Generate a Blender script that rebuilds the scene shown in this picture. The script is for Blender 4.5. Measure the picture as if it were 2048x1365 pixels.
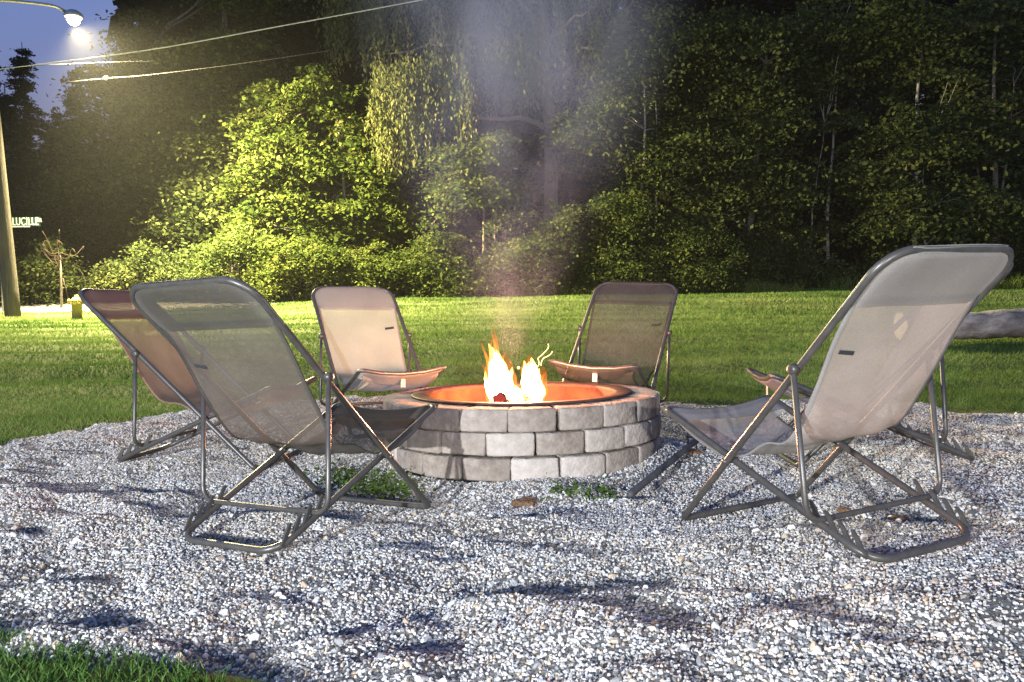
import bpy, bmesh, math, random
import numpy as np
from mathutils import Matrix, Vector
R_ = math.radians
sc = bpy.context.scene
for o in list(bpy.data.objects): bpy.data.objects.remove(o)
col = sc.collection
rng = np.random.default_rng(7)
random.seed(7)

# ------------------------------------------------------------------ camera
FPX, PITCH, ROLL, CAMH = 1558.93, -0.0501, -0.0141, 0.8424
cp, sp, cr, sr = math.cos(PITCH), math.sin(PITCH), math.cos(ROLL), math.sin(ROLL)
FW = np.array([0, cp, sp]); U0 = np.array([0, -sp, cp]); X0 = np.array([1., 0, 0])
RT = cr*X0 + sr*U0; UP = -sr*X0 + cr*U0
cam = bpy.data.cameras.new('camera'); camo = bpy.data.objects.new('camera', cam); col.objects.link(camo)
cam.sensor_width = 36; cam.lens = FPX/2048*36; cam.clip_end = 400; cam.clip_start = .05
M = Matrix.Identity(4)
for i in range(3):
    M[i][0], M[i][1], M[i][2] = RT[i], UP[i], -FW[i]
M[2][3] = CAMH
camo.matrix_world = M
sc.camera = camo
def at(px, py, d):
    """real place of what the photo shows at px, py when it stands d metres away"""
    v = FW + RT*(px-1024)/FPX - UP*(py-682.5)/FPX
    v = v*d/v[1]
    return np.array([v[0], v[1], v[2]+CAMH])

# ------------------------------------------------------------------ world, light, exposure
w = bpy.data.worlds.new('World'); sc.world = w; w.use_nodes = True
nt = w.node_tree
sky = nt.nodes.new('ShaderNodeTexSky'); sky.sky_type = 'NISHITA'; sky.sun_disc = False
sky.sun_elevation = R_(-2.2); sky.sun_rotation = R_(200); sky.air_density = 1.0; sky.dust_density = 3.0; sky.ozone_density = 2.4
bg = nt.nodes['Background']; bg.inputs['Strength'].default_value = 5.0
nt.links.new(sky.outputs[0], bg.inputs[0])
sc.view_settings.view_transform = 'Standard'; sc.view_settings.look = 'None'
sc.view_settings.exposure = 0; sc.view_settings.gamma = 1; sc.view_settings.use_curve_mapping = False
sc.render.engine = 'CYCLES'
sc.cycles.use_denoising = True
sc.cycles.max_bounces = 6; sc.cycles.diffuse_bounces = 3; sc.cycles.transparent_max_bounces = 12
sc.cycles.volume_bounces = 0; sc.cycles.volume_step_rate = 2.0; sc.cycles.volume_max_steps = 64
sc.cycles.sample_clamp_indirect = 6

LAMP_W = 84000        # street lamp
FLOOD_W = 3300       # assumed floodlight, unseen, out to the left
REAR_W = 1900        # assumed lamp, unseen, behind the camera
LAMP_D = 16.9
LAMP_P = at(147, 36, LAMP_D)
FLOOD_P = np.array([-3.0, -2.8, 1.15])
REAR_P = np.array([1.0, -5.0, 1.5])
def lamp(name, kind, loc, power, color, **kw):
    l = bpy.data.lights.new(name, kind); l.energy = power; l.color = color
    for k, v in kw.items(): setattr(l, k, v)
    o = bpy.data.objects.new(name, l); o.location = loc; col.objects.link(o); return o
fl = lamp('assumed_flood_light', 'SPOT', FLOOD_P, FLOOD_W, (.90, .95, 1.0), spot_size=R_(120), spot_blend=.5, shadow_soft_size=.05)  # key light assumed from the shadows, its lamp is not in view
d = Vector(np.array([1.2, 4.0, .0]) - FLOOD_P); fl.rotation_euler = d.to_track_quat('-Z', 'Y').to_euler()
lamp('assumed_rear_light', 'POINT', REAR_P, REAR_W, (1.0, .95, .90), shadow_soft_size=.08)  # assumed light behind the camera, unseen and without a fixture
sl = lamp('street_lamp_bulb', 'SPOT', LAMP_P - np.array([0, 0, .20]), LAMP_W, (1.0, .83, .42), shadow_soft_size=.10, spot_size=R_(139), spot_blend=1.0)
sl.rotation_euler = Vector((.74, .10, -1)).to_track_quat('-Z', 'Y').to_euler()
FIRE_P = at(1034, 735, 4.25)
lamp('fire_light', 'POINT', FIRE_P, 340, (1.0, .38, .20), shadow_soft_size=.05)

# ------------------------------------------------------------------ materials
MATS = {}
def new_mat(name):
    m = bpy.data.materials.new(name); m.use_nodes = True
    n = m.node_tree; 
    for x in list(n.nodes): n.nodes.remove(x)
    out = n.nodes.new('ShaderNodeOutputMaterial')
    MATS[name] = m
    return m, n, out
def N(n, t, **kw):
    x = n.nodes.new(t)
    for k, v in kw.items():
        if k.startswith('i_'):
            key = k[2:]
            key = int(key) if key.isdigit() else key.replace('_', ' ')
            x.inputs[key].default_value = v
        else: setattr(x, k, v)
    return x
def ramp(n, stops, interp='LINEAR'):
    r = n.nodes.new('ShaderNodeValToRGB'); r.color_ramp.interpolation = interp
    e = r.color_ramp.elements
    while len(e) < len(stops): e.new(.5)
    for q, (p, c) in zip(e, stops): q.position = p; q.color = (*c, 1) if len(c) == 3 else c
    return r
def noisy(name, stops, scale=8, detail=6, rough=.8, bump=.0, bscale=60, metallic=0, coords='Object', rand=0.0, spec=.3, stretch=None):
    m, n, out = new_mat(name)
    tc = N(n, 'ShaderNodeTexCoord'); vec = tc.outputs[coords]
    if stretch:
        mp = N(n, 'ShaderNodeMapping'); mp.inputs['Scale'].default_value = stretch
        n.links.new(vec, mp.inputs[0]); vec = mp.outputs[0]
    nz = N(n, 'ShaderNodeTexNoise', i_Scale=scale, i_Detail=detail, i_Roughness=.65); n.links.new(vec, nz.inputs['Vector'])
    fac = nz.outputs[0]
    if rand:
        oi = N(n, 'ShaderNodeObjectInfo'); mr = N(n, 'ShaderNodeMapRange'); mr.inputs[3].default_value = -rand; mr.inputs[4].default_value = rand
        n.links.new(oi.outputs['Random'], mr.inputs[0]); ad = N(n, 'ShaderNodeMath', operation='ADD')
        n.links.new(fac, ad.inputs[0]); n.links.new(mr.outputs[0], ad.inputs[1]); fac = ad.outputs[0]
    rp = ramp(n, stops); n.links.new(fac, rp.inputs[0])
    b = N(n, 'ShaderNodeBsdfPrincipled', i_Roughness=rough, i_Metallic=metallic); b.inputs['Specular IOR Level'].default_value = spec
    n.links.new(rp.outputs[0], b.inputs['Base Color'])
    if bump:
        nb = N(n, 'ShaderNodeTexNoise', i_Scale=bscale, i_Detail=5); n.links.new(vec, nb.inputs['Vector'])
        bp = N(n, 'ShaderNodeBump', i_Strength=bump, i_Distance=.02); n.links.new(nb.outputs[0], bp.inputs['Height'])
        n.links.new(bp.outputs[0], b.inputs['Normal'])
    n.links.new(b.outputs[0], out.inputs[0])
    return m
def leafy(name, stops, trans=.35, rough=.6):
    m, n, out = new_mat(name)
    a = N(n, 'ShaderNodeAttribute', attribute_name='tint'); rp = ramp(n, stops); n.links.new(a.outputs['Fac'], rp.inputs[0])
    df = N(n, 'ShaderNodeBsdfPrincipled', i_Roughness=.85); df.inputs['Specular IOR Level'].default_value = .08
    tr = N(n, 'ShaderNodeBsdfTranslucent'); mx = N(n, 'ShaderNodeMixShader', i_0=trans)
    n.links.new(rp.outputs[0], df.inputs[0]); n.links.new(rp.outputs[0], tr.inputs[0])
    n.links.new(df.outputs[0], mx.inputs[1]); n.links.new(tr.outputs[0], mx.inputs[2]); n.links.new(mx.outputs[0], out.inputs[0])
    return m
def fabric(name, c1, c2, through, trans=.45):
    m, n, out = new_mat(name)
    tc = N(n, 'ShaderNodeTexCoord')
    nz = N(n, 'ShaderNodeTexNoise', i_Scale=5, i_Detail=5); n.links.new(tc.outputs['Object'], nz.inputs['Vector'])
    rp = ramp(n, [(.3, c1), (.7, c2)]); n.links.new(nz.outputs[0], rp.inputs[0])
    wv = N(n, 'ShaderNodeTexNoise', i_Scale=420, i_Detail=1); n.links.new(tc.outputs['Object'], wv.inputs['Vector'])
    mr = N(n, 'ShaderNodeMapRange'); mr.inputs[1].default_value = .35; mr.inputs[2].default_value = .65; mr.inputs[3].default_value = .82; mr.inputs[4].default_value = 1.12
    n.links.new(wv.outputs[0], mr.inputs[0])
    mu = N(n, 'ShaderNodeMix', data_type='RGBA', blend_type='MULTIPLY'); mu.inputs[0].default_value = 1
    n.links.new(rp.outputs[0], mu.inputs[6]); n.links.new(mr.outputs[0], mu.inputs[7])
    df = N(n, 'ShaderNodeBsdfDiffuse'); tr = N(n, 'ShaderNodeBsdfTranslucent'); tp = N(n, 'ShaderNodeBsdfTransparent')
    tp.inputs[0].default_value = (.95, .95, .93, 1)
    n.links.new(mu.outputs[2], df.inputs[0]); n.links.new(mu.outputs[2], tr.inputs[0])
    m1 = N(n, 'ShaderNodeMixShader', i_0=trans); m2 = N(n, 'ShaderNodeMixShader', i_0=through)
    n.links.new(df.outputs[0], m1.inputs[1]); n.links.new(tr.outputs[0], m1.inputs[2])
    n.links.new(m1.outputs[0], m2.inputs[1]); n.links.new(tp.outputs[0], m2.inputs[2]); n.links.new(m2.outputs[0], out.inputs[0])
    return m
def emit(name, c, s):
    m, n, out = new_mat(name); e = N(n, 'ShaderNodeEmission', i_Strength=s); e.inputs[0].default_value = (*c, 1); n.links.new(e.outputs[0], out.inputs[0]); return m

m_tube = noisy('grey_powder_coat', [(.3, (.055, .051, .047)), (.7, (.085, .08, .074))], scale=30, rough=.36, metallic=.25, spec=.5)
m_fab_dark = fabric('charcoal_mesh', (.086, .081, .072), (.116, .11, .098), .18, .24)
m_fab_light = fabric('pale_canvas', (.43, .42, .41), (.51, .495, .48), .12, .62)
m_fab_grey = fabric('pale_grey_mesh', (.29, .285, .28), (.35, .345, .335), .20, .28)
m_fab_net = fabric('grey_net', (.070, .069, .066), (.098, .096, .092), .36, .24)
m_fab_firelit = fabric('firelight_tinted_canvas', (.46, .30, .26), (.53, .36, .315), .12, .66)  # pale canvas with the red firelight through it put into the colour
m_tag = noisy('black_tag', [(.3, (.02, .02, .022)), (.7, (.04, .04, .045))])
m_white_tag = noisy('white_label', [(.3, (.30, .28, .25)), (.7, (.40, .38, .34))])
m_brick = noisy('tumbled_concrete', [(.12, (.12, .095, .075)), (.38, (.27, .23, .195)), (.58, (.38, .335, .295)), (.85, (.52, .475, .43))], scale=11, detail=10, rough=.95, bump=.4, bscale=55, rand=.17, spec=.1)
m_rust = noisy('heat_blued_steel', [(.3, (.055, .03, .022)), (.7, (.12, .06, .04))], scale=18, rough=.6, metallic=.3)
m_scale = noisy('orange_mill_scale', [(.32, (.03, .010, .004)), (.5, (.10, .033, .010)), (.68, (.18, .06, .017))], scale=5, detail=7, rough=.7)
m_ash = noisy('ash', [(.3, (.05, .045, .04)), (.7, (.22, .21, .2))], scale=25, rough=1, bump=.6)
m_char = noisy('charred_wood', [(.3, (.02, .013, .01)), (.7, (.12, .05, .03))], scale=20, rough=.9, bump=.8)
m_bed = noisy('gravel_dirt', [(.3, (.09, .088, .084)), (.55, (.19, .182, .17)), (.75, (.33, .32, .30))], scale=70, detail=6, rough=1, bump=.9, bscale=120)
m_soil = noisy('soil_under_grass', [(.3, (.05, .07, .018)), (.7, (.11, .14, .035))], scale=3, detail=8, rough=1, bump=.4, bscale=30)
m_road = noisy('pale_asphalt', [(.3, (.22, .21, .20)), (.7, (.32, .30, .28))], scale=20, rough=.95, bump=.3)
m_pole = noisy('weathered_pole_wood', [(.25, (.035, .031, .028)), (.75, (.105, .092, .078))], scale=5, rough=.95, bump=.8, bscale=12, stretch=(6, 6, .4))
m_bark = noisy('bark', [(.3, (.07, .06, .05)), (.7, (.19, .165, .135))], scale=5, rough=.95, bump=.8, bscale=14, stretch=(5, 5, .8))
m_palebark = noisy('pale_bark', [(.3, (.20, .18, .15)), (.7, (.36, .33, .28))], scale=6, rough=.95, stretch=(5, 5, .8))
m_log = noisy('grey_log_bark', [(.3, (.09, .075, .062)), (.5, (.24, .21, .185)), (.72, (.42, .38, .345))], scale=6, detail=8, rough=1, bump=1.0, bscale=16, stretch=(.7, 1.5, 1.5))
m_logend = noisy('cut_log_end', [(.3, (.22, .19, .16)), (.7, (.4, .36, .31))], scale=20, rough=1)
m_hyd = noisy('hydrant_yellow', [(.3, (.13, .105, .018)), (.7, (.20, .165, .03))], scale=12, rough=.55)
m_hydcap = noisy('hydrant_cap_paint', [(.3, (.36, .28, .08)), (.7, (.46, .37, .12))], scale=12, rough=.5)
m_sign = noisy('sign_green', [(.3, (.02, .06, .035)), (.7, (.03, .08, .045))], scale=8, rough=.5)
m_signw = noisy('sign_white', [(.3, (.75, .75, .72)), (.7, (.82, .82, .8))], scale=8, rough=.5)
m_steel = noisy('galvanised_steel', [(.3, (.28, .28, .28)), (.7, (.42, .42, .42))], scale=20, rough=.5, metallic=.6)
m_cable = noisy('cable_sheath', [(.3, (.012, .012, .012)), (.7, (.02, .02, .02))], rough=.7)
m_poker = noisy('dark_handle', [(.3, (.045, .045, .048)), (.7, (.085, .085, .09))], scale=14, rough=.55)
m_iron = noisy('blackened_iron', [(.3, (.02, .02, .02)), (.7, (.05, .045, .04))], scale=20, rough=.6, metallic=.5)
m_clay = noisy('brown_clay', [(.3, (.10, .055, .03)), (.7, (.22, .13, .07))], scale=30, rough=1, bump=1)
m_bulb = emit('lamp_glow', (1.0, .88, .55), 60)
m_gold = noisy('dry_twig_brown', [(.3, (.022, .015, .010)), (.7, (.05, .034, .022))], rough=.9)

# ------------------------------------------------------------------ mesh helpers
def mesh_obj(name, v, f, mat, parent=None, smooth=False, tint=None):
    me = bpy.data.meshes.new(name)
    v = np.asarray(v, dtype=np.float32)
    if isinstance(f, np.ndarray):
        k = f.shape[1]
        me.vertices.add(len(v)); me.vertices.foreach_set('co', v.ravel())
        me.loops.add(f.size); me.loops.foreach_set('vertex_index', f.ravel().astype(np.int32))
        me.polygons.add(len(f)); me.polygons.foreach_set('loop_start', np.arange(0, f.size, k, dtype=np.int32))
        me.update(calc_edges=True)
    else:
        me.from_pydata([tuple(map(float, q)) for q in v], [], [tuple(map(int, q)) for q in f])
    if tint is not None:
        a = me.attributes.new('tint', 'FLOAT', 'POINT'); a.data.foreach_set('value', np.asarray(tint, dtype=np.float32))
    if smooth and len(me.polygons):
        me.polygons.foreach_set('use_smooth', np.ones(len(me.polygons), dtype=bool))
    if mat: me.materials.append(mat)
    o = bpy.data.objects.new(name, me); col.objects.link(o)
    if parent: o.parent = parent
    return o
def thing(name, label, cat, loc=(0, 0, 0), group=None):
    o = bpy.data.objects.new(name, None); col.objects.link(o); o.location = loc; o.empty_display_size = .1
    return tag(o, label, cat, group)
def tag(o, label=None, cat=None, group=None, kind=None):
    if label: o['label'] = label
    if cat: o['category'] = cat
    if group: o['group'] = group
    if kind: o['kind'] = kind
    return o
class MB:
    def __init__(s): s.v = []; s.f = []
    def add(s, v, f):
        b = len(s.v); s.v += [tuple(map(float, q)) for q in v]; s.f += [tuple(i+b for i in q) for q in f]
    def box(s, c, d, rot=None):
        c = np.array(c); h = np.array(d)/2
        P = np.array([[x, y, z] for x in (-1, 1) for y in (-1, 1) for z in (-1, 1)])*h
        if rot is not None: P = P@np.array(rot).T
        s.add(P+c, [(0, 1, 3, 2), (4, 6, 7, 5), (0, 4, 5, 1), (2, 3, 7, 6), (0, 2, 6, 4), (1, 5, 7, 3)])
    def tube(s, pts, r, n=8, closed=False, cap=True):
        pts = np.asarray(pts, float); m = len(pts)
        rr = np.full(m, r) if np.isscalar(r) else np.asarray(r, float)
        T = np.zeros_like(pts)
        for i in range(m):
            a = pts[(i-1) % m] if (closed or i > 0) else pts[i]; b = pts[(i+1) % m] if (closed or i < m-1) else pts[i]
            t = b-a; T[i] = t/(np.linalg.norm(t)+1e-12)
        u = np.cross(T[0], [0, 0, 1.]);
        if np.linalg.norm(u) < .1: u = np.cross(T[0], [1., 0, 0])
        V = []
        for i in range(m):
            u = u-T[i]*(u@T[i]); u /= np.linalg.norm(u)+1e-12; w_ = np.cross(T[i], u)
            for k in range(n):
                a = 2*math.pi*k/n; V.append(pts[i]+rr[i]*(math.cos(a)*u+math.sin(a)*w_))
        F = []
        for i in range(m if closed else m-1):
            j = (i+1) % m
            for k in range(n):
                l = (k+1) % n; F.append((i*n+k, i*n+l, j*n+l, j*n+k))
        if cap and not closed: F += [tuple(range(n-1, -1, -1)), tuple((m-1)*n+k for k in range(n))]
        s.add(V, F)
    def lathe(s, prof, n=16, c=(0, 0, 0)):
        V = [(c[0]+r*math.cos(2*math.pi*k/n), c[1]+r*math.sin(2*math.pi*k/n), c[2]+z) for r, z in prof for k in range(n)]
        F = []
        for i in range(len(prof)-1):
            for k in range(n):
                l = (k+1) % n; F.append((i*n+k, i*n+l, (i+1)*n+l, (i+1)*n+k))
        s.add(V, F)
    def build(s, name, mat, parent=None, smooth=True): return mesh_obj(name, s.v, s.f, mat, parent, smooth)
def fillet(pts, rads, closed=False, seg=6):
    pts = [np.array(p, float) for p in pts]; m = len(pts); out = []
    for i, p in enumerate(pts):
        r = rads[i]
        if r <= 0 or (not closed and i in (0, m-1)): out.append(p); continue
        a = pts[(i-1) % m]-p; b = pts[(i+1) % m]-p; a /= np.linalg.norm(a); b /= np.linalg.norm(b)
        ang = math.acos(max(-1, min(1, a@b))); dd = r/math.tan(ang/2)
        p0, p1 = p+a*dd, p+b*dd
        cdir = a+b; cdir /= np.linalg.norm(cdir); c = p+cdir*(r/math.sin(ang/2))
        for k in range(seg+1):
            t = k/seg; q = p0*(1-t)+p1*t-c; q = c+q/np.linalg.norm(q)*r; out.append(q)
    return np.array(out)
def catmull(P, n):
    P = np.array(P, float); P = np.vstack([2*P[0]-P[1], P, 2*P[-1]-P[-2]]); out = []
    for i in range(1, len(P)-2):
        for k in range(n):
            t = k/n; a, b, c, d_ = P[i-1], P[i], P[i+1], P[i+2]
            out.append(.5*((2*b)+(c-a)*t+(2*a-5*b+4*c-d_)*t*t+(3*b-a-3*c+d_)*t**3))
    out.append(P[-2]); return np.array(out)
_perm = np.random.default_rng(3).random((257, 257))
def vnoise(x, y):
    x = np.asarray(x, float); y = np.asarray(y, float)
    xi = np.floor(x).astype(int); yi = np.floor(y).astype(int); fx = x-xi; fy = y-yi
    fx = fx*fx*(3-2*fx); fy = fy*fy*(3-2*fy)
    g = lambda a, b: _perm[a % 256, b % 256]
    return (g(xi, yi)*(1-fx)+g(xi+1, yi)*fx)*(1-fy)+(g(xi, yi+1)*(1-fx)+g(xi+1, yi+1)*fx)*fy-.5
def fbm(x, y, s, o=4):
    t = 0; a = 1.
    for i in range(o): t = t+a*vnoise(x*s+17.3*i, y*s+9.1*i); s *= 2.03; a *= .5
    return t

# ------------------------------------------------------------------ chair poses and the ground they stand on
DIM = dict(xt=.996, h=.9118, xr=.8271, xs=.0984, hs=.4237, tc=.6406, tb=.1876)
POSE = {  # x, y, heading, dz, tilt x, tilt y
 'R': (.9265, 3.1337, 2.0235, -.0168, .0218, .0719), 'L': (-.6246, 3.4314, 1.0728, -.0497, .0338, .0457),
 'LB': (-1.2705, 4.2206, -.1449, -.0062, .0154, .0126), 'BL': (-.7326, 4.9036, -1.0734, .0067, .0205, .0285),
 'BR': (.5118, 4.8822, -1.9688, .0268, .0467, .0122), 'RB': (1.3468, 3.8838, 3.0542, .0392, -.0367, .0218)}
def chair_matrix(k):
    x, y, a, dz, tx, ty = POSE[k]
    return Matrix.Translation((x, y, 0)) @ Matrix.Rotation(a, 4, 'Z') @ Matrix.Translation((0, 0, dz)) @ Matrix.Rotation(ty, 4, 'Y') @ Matrix.Rotation(-tx, 4, 'X')
feet = []
for k in POSE:
    m_ = chair_matrix(k)
    for q in ((0, .3, 0), (0, -.3, 0), (0, 0, 0), (-.8271, .2, 0), (-.8271, -.2, 0), (-.8271, 0, 0)): feet.append(m_ @ Vector(q))
feet = np.array(feet)
RISE = ([-50, 6.6, 7.4, 9, 12, 14.5, 16, 18, 20, 22, 26, 40, 100], [0, 0, .05, .26, .47, .58, .68, .88, 1.03, 1.10, 1.16, 1.3, 2.0])
def gz(x, y):
    x = np.asarray(x, float); y = np.asarray(y, float)
    sw = .25; sz = 0.
    for fx, fy, fz in feet:
        w_ = np.exp(-((x-fx)**2+(y-fy)**2)/.40**2); sw = sw+w_; sz = sz+w_*fz
    z = sz/sw + np.interp(y, *RISE)
    return z + .035*fbm(x, y, .5, 3)*np.clip((y-6.5)/3, 0, 1)
GP = np.array([(-.24, 1.40), (.5, .7), (2.2, .3), (3.8, 1.2), (4.5, 3.2), (4.3, 4.9), (3.64, 5.75), (2.6, 6.25), (1.25, 6.45), (0, 6.9), (-1.1, 7.05), (-2.0, 6.85), (-2.6, 6.3), (-3.0, 5.6), (-3.25, 4.8), (-3.1, 3.8), (-2.4, 2.5), (-1.45, 1.99), (-.70, 1.70)])
GPs = catmull(np.vstack([GP, GP[:1]]), 6)[:-1]
def sdist(x, y):
    """signed distance to the gravel's edge, positive inside"""
    x = np.asarray(x, float); y = np.asarray(y, float); ins = np.zeros(x.shape, bool); dm = np.full(x.shape, 1e9)
    n = len(GPs)
    for i in range(n):
        ax, ay = GPs[i]; bx, by = GPs[(i+1) % n]
        c = ((ay > y) != (by > y)) & (x < (bx-ax)*(y-ay)/(by-ay+1e-12)+ax); ins ^= c
        t = np.clip(((x-ax)*(bx-ax)+(y-ay)*(by-ay))/((bx-ax)**2+(by-ay)**2+1e-12), 0, 1)
        dm = np.minimum(dm, np.hypot(x-ax-t*(bx-ax), y-ay-t*(by-ay)))
    return np.where(ins, dm, -dm)

PIT = np.array([.0507, 4.3211]); PR, PH, PTILT = .7612, .3341, -.0166
def gravel_z(x, y):
    dn = np.minimum(np.hypot(x[..., None]-feet[:, 0], y[..., None]-feet[:, 1]).min(-1)/.5, 1)
    b = .08*fbm(x, y, 1.7, 3)+.052*fbm(x*1.0, y*1.6, 4.3, 2)
    dimple = np.clip(fbm(x+31, y+7, 3.1, 2)-.22, 0, 1)*-.09
    pit = np.clip((np.hypot(x-PIT[0], y-PIT[1])-PR)/.3, 0, 1)
    rim_ = .035*np.exp(-((np.hypot(x-PIT[0], y-PIT[1])-PR)/.10)**2)
    return gz(x, y)+rim_+(b+dimple)*(.06+.94*dn**1.5)*(.35+.65*pit)-.010*(1-dn)
def grid_mesh(xs, ys, zf):
    X, Y = np.meshgrid(xs, ys); Z = zf(X, Y)
    v = np.stack([X, Y, Z], -1).reshape(-1, 3); nx = len(xs)
    i = np.arange(len(ys)-1)[:, None]*nx+np.arange(nx-1)[None]
    f = np.stack([i, i+1, i+nx+1, i+nx], -1).reshape(-1, 4)
    return X, Y, v, f
# gravel bed
xs = np.arange(-3.7, 4.8, .035); ys = np.arange(.2, 7.5, .035)
X, Y, v, f = grid_mesh(xs, ys, gravel_z)
sd = sdist(X, Y)+.06*fbm(X, Y, 3, 3)
v[:, 2] -= np.clip(.10-sd.ravel(), 0, .2)*.35
keep = (sd.ravel()[f] > -.10).all(1)
bed = mesh_obj('gravel_bed', v, f[keep], m_bed, smooth=True); tag(bed, kind='structure')
# lawn sheet, reaching past the wood
def spaced(a, b, s0, g):
    out = [a]; 
    while out[-1] < b: out.append(out[-1]+s0); s0 *= g
    return out
xs = np.array(sorted(set([-q for q in spaced(5, 90, .2, 1.09)]+list(np.arange(-5, 5, .14))+spaced(5, 90, .2, 1.09))))
ys = np.array([-40, -20, -10, -5, -2, -1]+list(np.arange(-.5, 9, .14))+spaced(9, 140, .2, 1.06))
ROAD_Z = .78
def road_fac(x, y):
    """1 where the road runs: comes in at the left, then swings away behind the hump"""
    xe = -4.4
    yc = 18.9+np.clip(x+8, 0, 30)*.35
    return np.clip((2.05-np.abs(y-yc))/.25, 0, 1)*np.clip((xe-x+6)/1.0, 0, 1)
def lawn_z(x, y):
    z = gz(x, y)
    z = z + .16*np.clip((x+5.6)/1.6, 0, 1)*np.exp(-((y-16.2)/1.6)**2)
    z = z + (.045*fbm(x*.45, y*1.9, 1.1, 3)+.02*np.sin(y*7+2*vnoise(x*.3, y*.3)))*np.clip((y-4.5)/3, 0, 1)*np.clip((19-y)/3, 0, 1)
    return z-.07*np.clip((sdist(x, y)-.02)/.15, 0, 1)-.10*np.clip((sdist(x, y)-.2)/.3, 0, 1)-np.where(road_fac(x, y) > 0, .12*np.clip(road_fac(x, y)*3, 0, 1), 0)
X, Y, v, f = grid_mesh(xs, ys, lawn_z)
lawn = mesh_obj('lawn', v, f, m_soil, smooth=True); tag(lawn, kind='structure')
# road ribbon
rx = np.linspace(-60, 1.5, 90); rv = []; rf = []
for i, x in enumerate(rx):
    yc = 18.9+max(0, min(30, x+8))*.35
    for t in (-2, -1, 0, 1, 2):
        y = yc+t; rv.append((x, y, float(gz(np.array(x), np.array(y)))-.045))
for i in range(len(rx)-1):
    for k in range(4): a = i*5+k; rf.append((a, a+5, a+6, a+1))
road = mesh_obj('road', rv, rf, m_road, smooth=True); tag(road, kind='structure')

# ------------------------------------------------------------------ gravel stones (nobody could count them)
def stone_mat():
    m, n, out = new_mat('limestone_gravel')
    oi = N(n, 'ShaderNodeObjectInfo')
    rp = ramp(n, [(0, (.055, .058, .064)), (.16, (.16, .165, .175)), (.32, (.33, .33, .325)), (.55, (.51, .505, .495)), (.78, (.66, .65, .625)), (.88, (.50, .43, .33)), (1, (.36, .27, .19))])
    n.links.new(oi.outputs['Random'], rp.inputs[0])
    tc = N(n, 'ShaderNodeTexCoord'); nz = N(n, 'ShaderNodeTexNoise', i_Scale=2.2, i_Detail=3); n.links.new(tc.outputs['Object'], nz.inputs['Vector'])
    mr = N(n, 'ShaderNodeMapRange'); mr.inputs[3].default_value = .7; mr.inputs[4].default_value = 1.2; n.links.new(nz.outputs[0], mr.inputs[0])
    mu = N(n, 'ShaderNodeMix', data_type='RGBA', blend_type='MULTIPLY'); mu.inputs[0].default_value = 1
    n.links.new(rp.outputs[0], mu.inputs[6]); n.links.new(mr.outputs[0], mu.inputs[7])
    b = N(n, 'ShaderNodeBsdfPrincipled', i_Roughness=.8); b.inputs['Specular IOR Level'].default_value = .25
    n.links.new(mu.outputs[2], b.inputs[0]); n.links.new(b.outputs[0], out.inputs[0]); return m
m_stone = stone_mat()
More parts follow.
